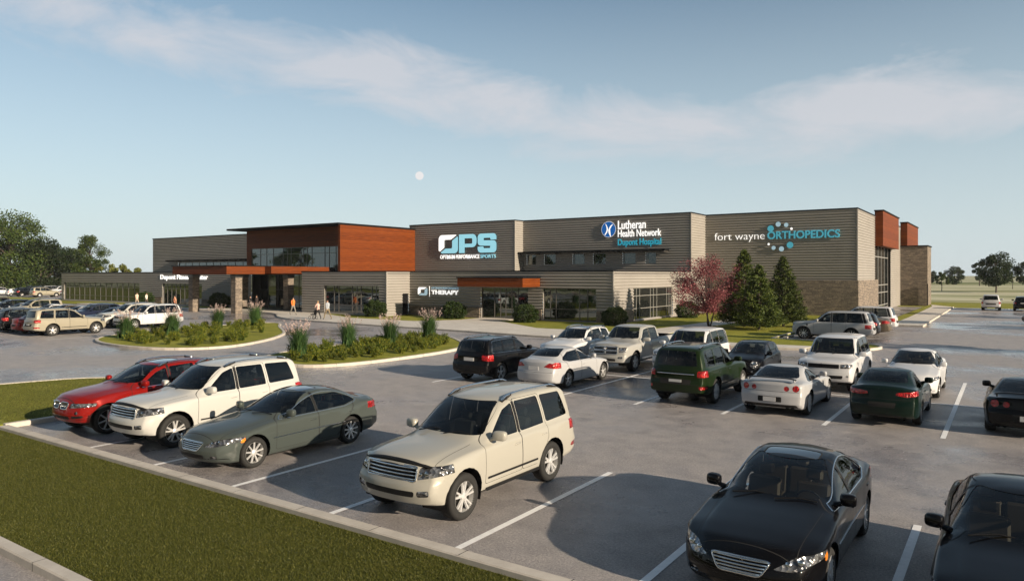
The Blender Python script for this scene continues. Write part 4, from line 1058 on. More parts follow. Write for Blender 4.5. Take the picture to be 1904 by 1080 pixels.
    rmb = rim_mesh(p.get('rim', 'double'), rim_r, tw, p.get('spokes', 5)); tmb = tyre_mesh(r, rim_r, tw)
    tme = rme = None
    for sx in (1, -1):
        for sg in (-1, 1):
            if tme is None:
                wo = tmb.build('wheel', M['rubber'], root, True); tme = wo.data
                ro = rmb.build('rim', [M[p.get('rimm', 'alloy')], M['seam']], wo, False); rme = ro.data
            else:
                wo = link('wheel', tme, None, root); ro = link('rim', rme, None, wo)
            yo = W * s.wid(p['fo'] if sx > 0 else p['fo'] + p['wb']) * .985 + p.get('flare', .022) * .6 - tw / 2 - .015
            wo.location = (sx * p['wb'] / 2, sg * yo, r); wo.rotation_euler = (0, 0 if not (sx > 0 and p.get('steer')) else 0, (0 if sg < 0 else math.pi) + (p.get('steer', 0) if sx > 0 else 0))
    # mirrors
    if p.get('mir'):
        md, mz, ms = p['mir']
        for sg in (-1, 1):
            yb = s.W * s.shw * s.wid(md) - .06
            a = ellip(x0 - md - .02, sg * (yb + .03 + ms), mz + .09, .075, ms * .85, .085 + .1 * (ms - .13), 3.6, 16, 8, rot=sg * .18)
            bs = MB(); bs.tube([(x0 - md, sg * (yb - .02), mz + .0), (x0 - md, sg * (yb + .10), mz + .04)], [.045, .03], 8)
            me_ = bmesh.new(); t_ = bs.build('t', None); me_.from_mesh(t_.data); bpy.data.objects.remove(t_)
            mo = bmo('wing_mirror', bmjoin([a, me_]), M['cpaint'] if not p.get('mirm') else M[p['mirm']], root); parts.append(mo)
    if p.get('trim'):
        for sg in (-1, 1):
            path = []; q = p['trim']
            for (a, b), (c, d_) in zip(q, q[1:]):
                for k in range(6): path.append((a + (c - a) * k / 6, b + (d_ - b) * k / 6))
            path.append(q[-1]); pts = [s.warp(x0 - d_, sg * (s.yside(d_, z) + .004), z) for d_, z in [(q_, min(zz, s.rail(q_)[1] - .022)) for q_, zz in path]]
            mb = MB(); mb.tube(pts, .011, 5, cap=False); mb.build('window_trim', M['chrome'], root, True)
    # roof rails
    if p.get('rails'):
        d0, d1 = p['rails']
        for sg in (-1, 1):
            pts = []
            for k in range(13):
                u = k / 12; d = d0 + (d1 - d0) * u; wr, zr = s.rail(d); lift = .038 * min(1, math.sin(math.pi * u) * 6) + .008
                pts.append((x0 - d, sg * (wr * .885), zr + (s.top(d) - zr) * .40 + lift))
            mb = MB(); mb.tube(pts, .022, 8); ro = mb.build('roof_rail', M['chrome'], root, True)
            for a, b in ((pts[0], pts[2]), (pts[-1], pts[-3])):
                mb = MB(); a = Vector(a); b = Vector(b); mb.tube([a + Vector((0, 0, -.02)), a * .6 + b * .4 + Vector((0, 0, -.012)), b + Vector((0, 0, -.004))], [.036, .032, .026], 8)
                mb.build('rail_foot', M['plast'], ro, True)
    # interior: tub, dashboard, seats, steering wheel
    cab0, cab1 = p['cabin']; bz = s.belt((cab0 + cab1) / 2) - .06; wi = W * .80
    mb = MB(); mb.box(x0 - cab1, x0 - cab0, -wi, wi, zf + .12, zf + .16); mb.build('floor', M['inter'], root)
    mb = MB(); mb.box(x0 - cab0 - .50, x0 - cab0 + .05, -wi * .98, wi * .98, bz - .25, bz - .03); mb.build('dashboard', M['inter'], root, bevel=.03)
    mb = MB()
    for k in range(17): pass
    stw = [(x0 - cab0 - .62 + .05 * math.sin(2 * math.pi * k / 16) , .36 + .18 * math.cos(2 * math.pi * k / 16), bz - .03 + .18 * math.sin(2 * math.pi * k / 16)) for k in range(17)]
    mb.tube(stw, .014, 5, cap=False); mb.build('steering_wheel', M['inter'], root, True)
    sm = M[p.get('seatm', 'inter')]
    rowsx = p.get('seats', [cab0 + 1.0, cab0 + 1.95])
    for d_ in rowsx:
        for y in ((-.36, .36) if d_ == rowsx[0] else (-.40, 0, .40)):
            w2 = .24 if d_ == rowsx[0] else .19
            zt = min(bz + .22, s.top(d_ + .2) - .36)
            mb = MB(); T = Matrix.Translation((x0 - d_, y, zf + .30)) @ Matrix.Rotation(R(-12), 4, 'Y')
            mb.box(-.10, .06, -w2, w2, 0, zt - zf - .30, 0, T); mb.box(-.02, .46, -w2, w2, -.02, .14, 0, Matrix.Translation((x0 - d_, y, zf + .30)))
            mb.box(-.09, .01, -w2 * .5, w2 * .5, zt - zf - .27, zt - zf - .10, 0, T); mb.build('seat', sm, root, bevel=.035)
    # plates, exhausts, bars, wipers
    if p.get('rplate'):
        z, w_, h_ = p['rplate']; x, _, _ = s.warp(x0 - L, 0, z); mb = MB(); mb.box(x - .02, x - .005, -w_ / 2, w_ / 2, z - h_ / 2, z + h_ / 2); mb.build('licence_plate', M['plate'], root)
    if p.get('rbar'):
        z, y, rr = p['rbar']; mb = MB(); mb.tube([tailp(y * (k / 6 - 1), z, .012) for k in range(13)], rr, 6); mb.build('tailgate_bar', M['chrome'], root, True)
    if p.get('exh'):
        mb = MB()
        for (y, z, rr) in p['exh']:
            for sg in (-1, 1): mb.tube([tailp(sg * y, z, -.25), tailp(sg * y, z, .025)], rr, 12, cap=False)
        mb.build('exhaust_pipe', M['chrome'], root, True)
    if p.get('spoiler'):
        d_, z, w_, h_ = p['spoiler']; mb = MB(); n = 12
        for k in range(n + 1):
            y = -w_ + 2 * w_ * k / n; dz = -.05 * (abs(y) / w_) ** 6; xx = x0 - d_ + .06 * (y / w_) ** 2
            for (dx, dzz) in ((.11, 0), (.0, .025), (-.12, .015), (-.11, 0)): mb.v.append((xx + dx, y, z + dz + dzz))
        for k in range(n):
            for j in range(4): j2 = (j + 1) % 4; mb.f.append((k * 4 + j, k * 4 + j2, k * 4 + 4 + j2, k * 4 + 4 + j)); mb.m.append(0)
        mb.f.append((0, 1, 2, 3)); mb.m.append(0); mb.f.append((n * 4 + 3, n * 4 + 2, n * 4 + 1, n * 4)); mb.m.append(0)
        if h_:
            for y in (-w_ * .93, w_ * .93): mb.box(x0 - d_ - .08, x0 - d_ + .06, y - .02, y + .02, z - h_, z - .03)
        o_ = mb.build('spoiler', M['cpaint'], root, True); parts.append(o_)
    if p.get('visor'):
        d_, z, w_ = p['visor']; mb = MB(); n = 14
        for k in range(n + 1):
            y = -w_ + 2 * w_ * k / n; x, _, _ = s.warp(x0 - d_, y, z); q = 1 - (abs(y) / w_) ** 3 * .9; zt = s.top(d_ + .1)
            yc = y; zz = z - .05 * (abs(y) / w_) ** 2.2
            mb.v += [(x + .03, y, zz), (x + .01, y, zz + .035 * q + .01), (x - .20 * q - .03, y, zz + .075 * q + .012), (x - .20 * q - .03, y, zz + .03 * q)]
        for k in range(n):
            for j in range(4): j2 = (j + 1) % 4; mb.f.append((k * 4 + j, k * 4 + 4 + j, k * 4 + 4 + j2, k * 4 + j2)); mb.m.append(0)
        mb.build('bonnet_guard', M['plast'], root, True)
    if p.get('strip'):
        for sg in (-1, 1):
            for (d0, z0_, d1, z1_, h_, mi) in p['strip']:
                mb = MB()
                for k in range(10):
                    da, db = d0 + (d1 - d0) * k / 10, d0 + (d1 - d0) * (k + 1) / 10; za = z0_ + (z1_ - z0_) * k / 10; zb_ = z0_ + (z1_ - z0_) * (k + 1) / 10
                    ya, yb2 = sg * (W * s.wid(da) * 1.0 + .008), sg * (W * s.wid(db) * 1.0 + .008); q = .035 * sg
                    b = len(mb.v); mb.v += [(x0 - da, ya, za), (x0 - db, yb2, zb_), (x0 - db, yb2, zb_ + h_), (x0 - da, ya, za + h_), (x0 - da, ya - q, za), (x0 - db, yb2 - q, zb_), (x0 - db, yb2 - q, zb_ + h_), (x0 - da, ya - q, za + h_)]
                    for f in ((0, 1, 2, 3), (0, 4, 5, 1), (3, 2, 6, 7)): mb.f.append(tuple(b + i for i in f)); mb.m.append(mi)
                mb.build('side_strip', [M['plast'], M['chrome']], root)
    # wipers
    if p.get('wip'):
        d_ = p['wip']; mb = MB()
        for y0_ in (.05, -.55):
            pp = [(x0 - d_ - .0, y0_ + .0, s.top(d_) + .02), (x0 - d_ - .10, y0_ + .30, s.top(d_ + .10) + .012), (x0 - d_ - .13, y0_ + .55, s.top(d_ + .13 - .06) + .004)]
            mb.tube(pp, .010, 4)
        mb.build('wiper', M['plast'], root)
    for o_ in [bo] + parts:
        o_.color = (.5, .5, .5, 1)
    s.root = root
    return root
def set_color(root, c):
    for o_ in root.children_recursive: o_.color = (*c, 1)
def copy_tree(o, parent=None):
    c = o.copy(); COL.objects.link(c); c.parent = parent
    for ch in list(o.children):
        k = copy_tree(ch, c); k.matrix_parent_inverse = ch.matrix_parent_inverse.copy()
    return c
def circ(cx, cz, r, n=12): return [(cx + r * math.cos(2 * math.pi * k / n), cz + r * math.sin(2 * math.pi * k / n)) for k in range(n)]
LC = dict(cat='suv', L=4.95, W=1.97, wb=2.85, fo=.90, r=.40, ra=.475, roofw=.70, kf=.24, kr=.10, sagf=.20, sagr=.05, crown=.05, flare=.03, hlr=.02,
    top=[(0, 1.03), (.05, 1.07), (.2, 1.115), (.7, 1.185), (1.3, 1.235), (1.42, 1.265), (1.6, 1.39), (2.15, 1.76), (2.4, 1.84), (3.1, 1.885), (4.0, 1.875), (4.5, 1.84), (4.66, 1.77), (4.82, 1.45), (4.89, 1.24), (4.95, 1.15)],
    belt=[(0, .90), (.3, 1.01), (1.3, 1.11), (2.5, 1.14), (4.2, 1.16), (4.95, 1.10)], bot=[(0, .40), (.35, .33), (1.4, .33), (3.2, .33), (4.5, .38), (4.95, .44)],
    wid=[(0, .87), (.15, .93), (.45, .985), (.9, 1.0), (2.5, 1.0), (4.2, .995), (4.7, .96), (4.95, .90)],
    fprof=[(.3, .13), (.45, .05), (.60, 0), (.72, .02), (.78, .06), (1.1, .11)], rprof=[(.35, .10), (.5, 0), (.72, .0), (.80, .05), (1.2, .07), (1.8, .10)],
    side_win=[[(1.74, 1.19), (2.62, 1.20), (2.60, 1.75), (2.30, 1.75)], [(2.72, 1.20), (3.56, 1.22), (3.50, 1.76), (2.70, 1.76)], [(3.66, 1.225), (4.52, 1.25), (4.36, 1.74), (3.60, 1.76)]],
    pillar_black=[[(2.63, 1.19), (2.71, 1.19), (2.69, 1.76), (2.61, 1.76)]], wr=.05,
    ws=(1.29, .76, 1.79, .60, 1.25, 2.45), rw=(1.28, .68, 1.74, .60, 4.5, 4.95), cabin=(1.55, 4.7), seats=[2.45, 3.35],
    doors=[[(1.47, .48), (2.67, .48), (2.66, 1.80), (2.40, 1.80), (1.50, 1.18)], [(2.67, .48), (3.22, .48), (3.60, .95), (3.62, 1.20), (3.56, 1.80), (2.66, 1.80)]],
    hl=[(.57, .80), (.99, .88), (.99, 1.03), (.60, 1.00)], grille=[dict(poly=[(-.55, .77), (.55, .77), (.56, 1.01), (-.56, 1.01)], bars=4, rad=.017, frame=.018)],
    intake=[[(-.54, .52), (.54, .52), (.56, .62), (-.56, .62)]], fog=[(.60, .53), (.80, .55), (.80, .65), (.60, .63)],
    tl=[(.70, .94), (1.0, .94), (1.0, 1.14), (.72, 1.14)], rpanel=[([(-.50, .70), (.50, .70), (.52, .86), (-.52, .86)], 3)], rbar=(1.03, .62, .018), tl2=[(.78, .56), (.95, .56), (.95, .66), (.78, .66)],
    seams=[([(.10, -.80), (.112, -.80), (.112, .80), (.10, .80)], 'top'), ([(.15, .79), (1.35, .72), (1.35, .728), (.15, .798)], 'top'), ([(.15, -.79), (1.35, -.72), (1.35, -.728), (.15, -.798)], 'top'),
        ([(-.80, .70), (.80, .70), (.80, .71), (-.80, .71)], 'rear')],
    lower=[(.38, 0, 4.95)], visor=(.07, 1.045, .74), rails=(2.42, 4.42), mir=(1.78, 1.20, .16), rim='double', spokes=5, rimk=.66, tw=.27,
    strip=[(1.55, .56, 3.2, .56, .035, 0), (1.5, .36, 3.25, .36, .05, 0)], wip=1.42, shw=.945, proj=[(.70, .90, .05), (.60, .89, .04)], steer=0)
LCR = dict(LC, sglass='cglass', rplate=(.79, .42, .12))
X5 = dict(LC, L=4.67, W=1.88, wb=2.82, fo=.83, r=.375, ra=.44, roofw=.64, kf=.30, sagf=.24, flare=.035, visor=None, tl2=None, strip=None,
    top=[(0, .90), (.06, .97), (.3, 1.04), (.8, 1.12), (1.25, 1.17), (1.38, 1.20), (1.6, 1.33), (2.15, 1.61), (2.45, 1.68), (3.0, 1.715), (3.7, 1.69), (4.15, 1.64), (4.32, 1.57), (4.5, 1.30), (4.6, 1.10), (4.67, 1.02)],
    belt=[(0, .80), (.3, .93), (1.3, 1.06), (2.5, 1.08), (4.0, 1.12), (4.67, 1.02)], bot=[(0, .36), (.35, .29), (1.4, .28), (3.1, .28), (4.3, .33), (4.67, .42)],
    wid=[(0, .84), (.15, .92), (.45, .985), (.85, 1.0), (2.4, .985), (3.6, 1.0), (4.3, .95), (4.67, .87)],
    fprof=[(.3, .14), (.42, .05), (.55, 0), (.68, .02), (.80, .05), (1.0, .12)],
    side_win=[[(1.72, 1.12), (2.55, 1.13), (2.53, 1.61), (2.25, 1.60)], [(2.64, 1.13), (3.36, 1.15), (3.36, 1.62), (2.62, 1.63)], [(3.46, 1.16), (4.22, 1.22), (4.05, 1.56), (3.46, 1.62)]],
    pillar_black=[[(2.56, 1.12), (2.63, 1.12), (2.61, 1.62), (2.54, 1.62)]],
    surround=[[(1.62, 1.098), (4.28, 1.13), (4.28, 1.15), (1.62, 1.114)]],
    ws=(1.23, .74, 1.63, .56, 1.2, 2.5), rw=(1.18, .62, 1.58, .54, 4.15, 4.67), cabin=(1.5, 4.4), seats=[2.35, 3.2],
    doors=[[(1.42, .46), (2.60, .46), (2.59, 1.66), (2.30, 1.66), (1.45, 1.10)], [(2.60, .46), (3.14, .46), (3.46, .90), (3.44, 1.66), (2.59, 1.66)]],
    hl=[(.42, .735), (.92, .77), (.92, .86), (.44, .86)], proj=[(.50, .80, .05), (.66, .80, .05)],
    grille=[dict(poly=rounded([(.05, .70), (.34, .70), (.37, .87), (.05, .88)], .05), bars=7, vert=1, rad=.009, frame=.013, r=.03), dict(poly=rounded([(-.05, .70), (-.34, .70), (-.37, .87), (-.05, .88)], .05), bars=7, vert=1, rad=.009, frame=.013, r=.03)],
    intake=[[(-.42, .44), (.42, .44), (.45, .53), (-.45, .53)], [(.52, .46), (.80, .50), (.80, .56), (.52, .54)], [(-.52, .46), (-.80, .50), (-.80, .56), (-.52, .54)]], fog=circ(.66, .62, .045),
    tl=[(.62, .86), (.95, .86), (.95, 1.04), (.66, 1.04)], rpanel=[([(-.3, .86), (.3, .86), (.3, 1.0), (-.3, 1.0)], 3)], rbar=None, rplate=(.93, .5, .12),
    seams=[([(.14, -.70), (.152, -.70), (.152, .70), (.14, .70)], 'top')],
    sun=(2.45, 3.15, .42), rails=(2.35, 4.15), mir=(1.75, 1.13, .14), rim='star', spokes=7, rimk=.72, tw=.27, wip=1.38, lower=[(.36, 0, 4.67)], shw=.94)
SED = dict(cat='sedan', L=4.92, W=1.85, wb=2.80, fo=.98, r=.335, ra=.385, roofw=.56, kf=.34, kr=.20, sagf=.26, sagr=.20, crown=.045, flare=.018, shw=.93,
    top=[(0, .68), (.06, .74), (.5, .855), (1.0, .93), (1.42, .985), (1.55, 1.015), (1.8, 1.13), (2.35, 1.365), (2.65, 1.425), (3.05, 1.445), (3.5, 1.415), (3.9, 1.31), (4.28, 1.12), (4.4, 1.085), (4.8, 1.06), (4.92, 1.02)],
    belt=[(0, .60), (.4, .74), (1.0, .83), (1.5, .90), (2.6, .93), (3.9, .965), (4.5, .99), (4.92, .95)], bot=[(0, .24), (.3, .20), (1.3, .19), (3.5, .20), (4.6, .26), (4.92, .32)],
    wid=[(0, .80), (.15, .89), (.45, .965), (.95, 1.0), (2.4, .99), (3.8, 1.0), (4.5, .955), (4.92, .86)],
    fprof=[(.2, .13), (.3, .05), (.45, 0), (.55, .02), (.65, .07), (.9, .16)], rprof=[(.25, .10), (.4, 0), (.62, 0), (.72, .05), (1.0, .09), (1.1, .12)],
    side_win=[[(1.78, .955), (2.72, .965), (2.70, 1.37), (2.42, 1.36)], [(2.80, .965), (3.60, .985), (4.00, 1.06), (3.86, 1.20), (3.45, 1.36), (2.78, 1.37)]], wr=.04,
    pillar_black=[[(2.725, .96), (2.795, .96), (2.775, 1.37), (2.705, 1.37)]], trim=[(1.66, .938), (2.0, 1.12), (2.42, 1.375), (2.78, 1.395), (3.2, 1.39), (3.5, 1.375), (3.88, 1.22), (4.05, 1.075), (3.95, 1.02), (3.6, .962), (2.7, .948), (1.66, .935)],
    ws=(1.045, .74, 1.395, .50, 1.25, 2.75), rw=(1.13, .60, 1.40, .48, 3.3, 4.45), cabin=(1.6, 4.05), seats=[2.45, 3.3], rglass='wglass',
    doors=[[(1.52, .30), (2.75, .30), (2.75, 1.42), (2.50, 1.42), (1.55, .93)], [(2.75, .30), (3.38, .30), (3.68, .70), (3.95, 1.02), (3.80, 1.30), (3.5, 1.42), (2.75, 1.42)]],
    hl=[(.40, .575), (.62, .56), (.90, .64), (.92, .74), (.62, .70)], hl2=[(.905, .60), (.96, .63), (.96, .78), (.905, .76)], hl_d=.75, proj=[(.56, .63, .04), (.69, .655, .045)],
    grille=[dict(poly=[(-.26, .47), (.26, .47), (.38, .65), (-.38, .65)], bars=5, rad=.013, frame=.014, r=.05)],
    intake=[[(-.40, .30), (.40, .30), (.42, .40), (-.42, .40)]], fog=[(.56, .32), (.70, .33), (.70, .39), (.56, .38)],
    tl=[(.50, .80), (.90, .80), (.90, .96), (.56, .96)], tl_d=.55, rplate=(.80, .5, .11), rpanel=[([(-.40, .70), (.40, .70), (.42, .88), (-.42, .88)], 0)], exh=[(.55, .28, .04)],
    seams=[([(.20, -.62), (.211, -.62), (.211, .62), (.20, .62)], 'top'), ([(4.40, -.62), (4.41, -.62), (4.41, .62), (4.40, .62)], 'top'), ([(.22, .63), (1.5, .70), (1.5, .708), (.22, .638)], 'top'), ([(.22, -.63), (1.5, -.70), (1.5, -.708), (.22, -.638)], 'top'), ([(-.74, .66), (.74, .66), (.74, .67), (-.74, .67)], 'rear')],
    lower=[(.21, 0, 4.92)], sun=(2.62, 3.12, .36), mir=(1.88, .97, .13), rim='star', spokes=9, rimk=.69, tw=.22, strip=[(1.45, .565, 3.55, .585, .018, 1)], wip=1.52, surm='chrome')
SEDB = dict(SED, mirm=None, seatm='tan', sun=(2.62, 2.98, .40), rim='y', spokes=5)
ALT = dict(SED, trim=None, L=4.83, W=1.80, wb=2.78, fo=.95, r=.34, roofw=.55, strip=None, sun=None, surround=None, hl2=None,
    top=[(0, .66), (.06, .73), (.5, .86), (1.0, .94), (1.42, .99), (1.55, 1.02), (1.8, 1.14), (2.35, 1.38), (2.65, 1.45), (3.05, 1.47), (3.5, 1.43), (3.9, 1.32), (4.22, 1.17), (4.35, 1.13), (4.7, 1.10), (4.83, 1.05)],
    belt=[(0, .60), (.4, .74), (1.0, .84), (1.5, .91), (2.6, .94), (3.9, .99), (4.4, 1.02), (4.83, .98)], rw=(1.18, .60, 1.42, .48, 3.3, 4.45),
    tl=[(.40, .86), (.55, .83), (.90, .80), (.90, 1.02), (.62, 1.01)], rplate=(.80, .42, .13), rpanel=[([(-.34, .72), (.34, .72), (.36, .92), (-.36, .92)], 0)], rim='star', spokes=5, rimk=.70)
LAN = dict(ALT, L=4.60, wb=2.64, fo=.92, W=1.80, r=.33, rim='star', spokes=5, rimk=.7, rimm='alloy',
    top=[(0, .64), (.06, .72), (.5, .86), (1.0, .94), (1.35, .99), (1.48, 1.02), (1.8, 1.18), (2.25, 1.38), (2.55, 1.46), (2.95, 1.485), (3.35, 1.45), (3.75, 1.34), (4.05, 1.19), (4.17, 1.15), (4.48, 1.13), (4.60, 1.09)],
    belt=[(0, .60), (.4, .74), (1.0, .84), (1.5, .91), (2.6, .95), (3.7, 1.0), (4.2, 1.04), (4.60, 1.01)], bot=[(0, .24), (.3, .20), (1.3, .19), (3.3, .20), (4.3, .26), (4.60, .32)],
    wid=[(0, .80), (.15, .89), (.45, .965), (.92, 1.0), (2.4, .985), (3.55, 1.0), (4.2, .965), (4.60, .90)],
    side_win=[[(1.70, .965), (2.58, .98), (2.56, 1.40), (2.30, 1.38)], [(2.66, .98), (3.40, 1.0), (3.80, 1.09), (3.66, 1.22), (3.3, 1.38), (2.64, 1.40)]], pillar_black=[[(2.585, .97), (2.655, .97), (2.635, 1.40), (2.565, 1.40)]],
    ws=(1.05, .74, 1.42, .50, 1.2, 2.65), rw=(1.19, .60, 1.43, .50, 3.1, 4.2), cabin=(1.5, 3.85), seats=[2.35, 3.15],
    doors=[[(1.45, .30), (2.61, .30), (2.61, 1.44), (2.36, 1.44), (1.48, .93)], [(2.61, .30), (3.14, .30), (3.42, .70), (3.70, 1.02), (3.60, 1.30), (3.3, 1.42), (2.61, 1.44)]],
    tl=[(.34, .90), (.36, .97), (.90, 1.03), (.92, .90), (.60, .86)], tl_d=.5, rplate=None, rpanel=[([(-.33, .56), (.33, .56), (.35, .70), (-.35, .70)], 3), ([(-.45, .26), (.45, .26), (.5, .36), (-.5, .36)], 1)], seams=[([(4.17, -.62), (4.18, -.62), (4.18, .62), (4.17, .62)], 'top'), ([(-.72, .78), (.72, .78), (.72, .79), (-.72, .79)], 'rear')], intake=[[(-.40, .30), (.40, .30), (.45, .52), (-.45, .52)]], grille=[])
CPE = dict(LAN, cat='coupe', kf=.36, grille=[dict(poly=[(-.22, .52), (.22, .52), (.28, .64), (-.28, .64)], bars=3, rad=.01)], hl=[(.42, .60), (.66, .60), (.92, .70), (.90, .78), (.60, .70)], proj=[(.58, .65, .04), (.70, .68, .04)], intake=[[(-.36, .30), (.36, .30), (.40, .42), (-.40, .42)]], seatm='tan')
GLK = dict(LC, L=4.53, W=1.86, wb=2.755, fo=.80, r=.375, ra=.43, roofw=.68, kr=.10, visor=None, strip=None, rbar=None, sagf=.2, sagr=.04, flare=.02,
    top=[(0, 1.0), (.06, 1.05), (.3, 1.10), (.9, 1.16), (1.22, 1.18), (1.34, 1.22), (1.6, 1.42), (1.95, 1.61), (2.2, 1.68), (2.8, 1.71), (3.6, 1.69), (4.05, 1.66), (4.2, 1.60), (4.38, 1.32), (4.45, 1.15), (4.53, 1.08)],
    belt=[(0, .88), (.3, .98), (1.3, 1.07), (2.5, 1.10), (3.9, 1.13), (4.53, 1.06)], bot=[(0, .34), (.35, .28), (1.4, .27), (3.1, .27), (4.2, .32), (4.53, .38)],
    wid=[(0, .88), (.15, .94), (.45, .985), (.85, 1.0), (2.4, .99), (3.6, 1.0), (4.2, .975), (4.53, .93)],
    side_win=[[(1.62, 1.13), (2.42, 1.14), (2.40, 1.61), (2.10, 1.60)], [(2.50, 1.14), (3.25, 1.16), (3.25, 1.62), (2.48, 1.62)], [(3.33, 1.16), (4.05, 1.18), (3.92, 1.60), (3.33, 1.62)]],
    pillar_black=[[(2.43, 1.13), (2.49, 1.13), (2.47, 1.62), (2.41, 1.62)]], trim=[(1.50, 1.12), (2.05, 1.61), (2.5, 1.635), (3.3, 1.635), (3.95, 1.61), (4.10, 1.165), (1.50, 1.115)], surround=None,
    ws=(1.25, .70, 1.63, .60, 1.15, 2.3), rw=(1.22, .66, 1.60, .60, 4.05, 4.53), cabin=(1.45, 4.3), seats=[2.3, 3.1],
    doors=[[(1.38, .44), (2.46, .44), (2.45, 1.67), (2.2, 1.66), (1.40, 1.10)], [(2.46, .44), (3.06, .44), (3.38, .90), (3.32, 1.66), (2.45, 1.67)]],
    tl=[(.60, .90), (.94, .86), (.94, 1.10), (.58, 1.10)], rplate=(.92, .48, .13), rpanel=[([(-.52, .40), (.52, .40), (.55, .52), (-.55, .52)], 3)], tl2=None, exh=[(.48, .36, .035), (.58, .36, .035)],
    intake=[[(-.50, .42), (.50, .42), (.52, .54), (-.52, .54)]], seams=[([(-.72, .66), (.72, .66), (.72, .67), (-.72, .67)], 'rear')], rails=(2.1, 4.0), mir=(1.66, 1.14, .14), rim='y', spokes=5, rimk=.72, tw=.25, wip=None, lower=[(.34, 0, 4.53)])
RR = dict(LC, L=4.95, W=1.96, wb=2.88, fo=.84, r=.395, ra=.46, roofw=.72, kf=.16, kr=.08, visor=None, sagf=.14, sagr=.04, rails=None, flare=.015, rbar=None, tl2=None, sglass='cglass',
    top=[(0, 1.05), (.05, 1.09), (.3, 1.13), (.9, 1.17), (1.28, 1.19), (1.38, 1.22), (1.6, 1.40), (2.05, 1.75), (2.3, 1.83), (3.0, 1.87), (4.0, 1.86), (4.45, 1.83), (4.58, 1.77), (4.80, 1.30), (4.87, 1.15), (4.95, 1.08)],
    belt=[(0, 1.0), (.3, 1.06), (1.3, 1.12), (2.5, 1.13), (4.2, 1.13), (4.95, 1.06)], wid=[(0, .90), (.15, .95), (.45, .99), (.9, 1.0), (2.5, 1.0), (4.2, 1.0), (4.7, .97), (4.95, .92)],
    fprof=[(.3, .14), (.45, .04), (.60, 0), (.72, .01), (.80, .03), (1.1, .05)],
    side_win=[[(1.62, 1.165), (2.48, 1.165), (2.48, 1.76), (2.14, 1.76)], [(2.58, 1.165), (3.34, 1.165), (3.34, 1.77), (2.58, 1.77)], [(3.42, 1.165), (4.42, 1.165), (4.26, 1.76), (3.42, 1.77)]],
    pillar_black=[[(2.49, 1.155), (2.57, 1.155), (2.57, 1.78), (2.49, 1.78)], [(3.345, 1.155), (3.415, 1.155), (3.415, 1.78), (3.345, 1.78)], [(4.44, 1.15), (4.60, 1.15), (4.42, 1.76), (4.28, 1.76)]],
    ws=(1.26, .78, 1.78, .64, 1.2, 2.35), rw=(1.26, .72, 1.75, .64, 4.45, 4.95), cabin=(1.5, 4.7), seats=[2.4, 3.3],
    doors=[[(1.44, .46), (2.53, .46), (2.53, 1.80), (2.25, 1.80), (1.46, 1.14)], [(2.53, .46), (3.20, .46), (3.42, .85), (3.38, 1.80), (2.53, 1.80)]],
    hl=[(.56, .87), (.92, .88), (.92, 1.02), (.56, 1.02)], proj=[(.66, .945, .055), (.80, .945, .05)], grille=[dict(poly=[(-.52, .86), (.52, .86), (.52, 1.01), (-.52, 1.01)], bars=3, rad=.012, mat='alloyd', r=.02)],
    intake=[[(-.62, .50), (.62, .50), (.65, .62), (-.65, .62)]], fog=circ(.78, .60, .045), tl=[(.74, .80), (.97, .80), (.97, 1.05), (.76, 1.05)], tl2c=None, rplate=(.92, .5, .12),
    strip=[(1.02, .80, 1.10, .80, .22, 0)], seams=[([(.16, -.80), (.172, -.80), (.172, .80), (.16, .80)], 'top'), ([(-.8, 1.10), (.8, 1.10), (.8, 1.11), (-.8, 1.11)], 'rear')], mir=(1.68, 1.18, .16), rim='star', spokes=9, rimk=.70, wip=1.40, lower=[(.36, 0, 4.95)], shw=.955)
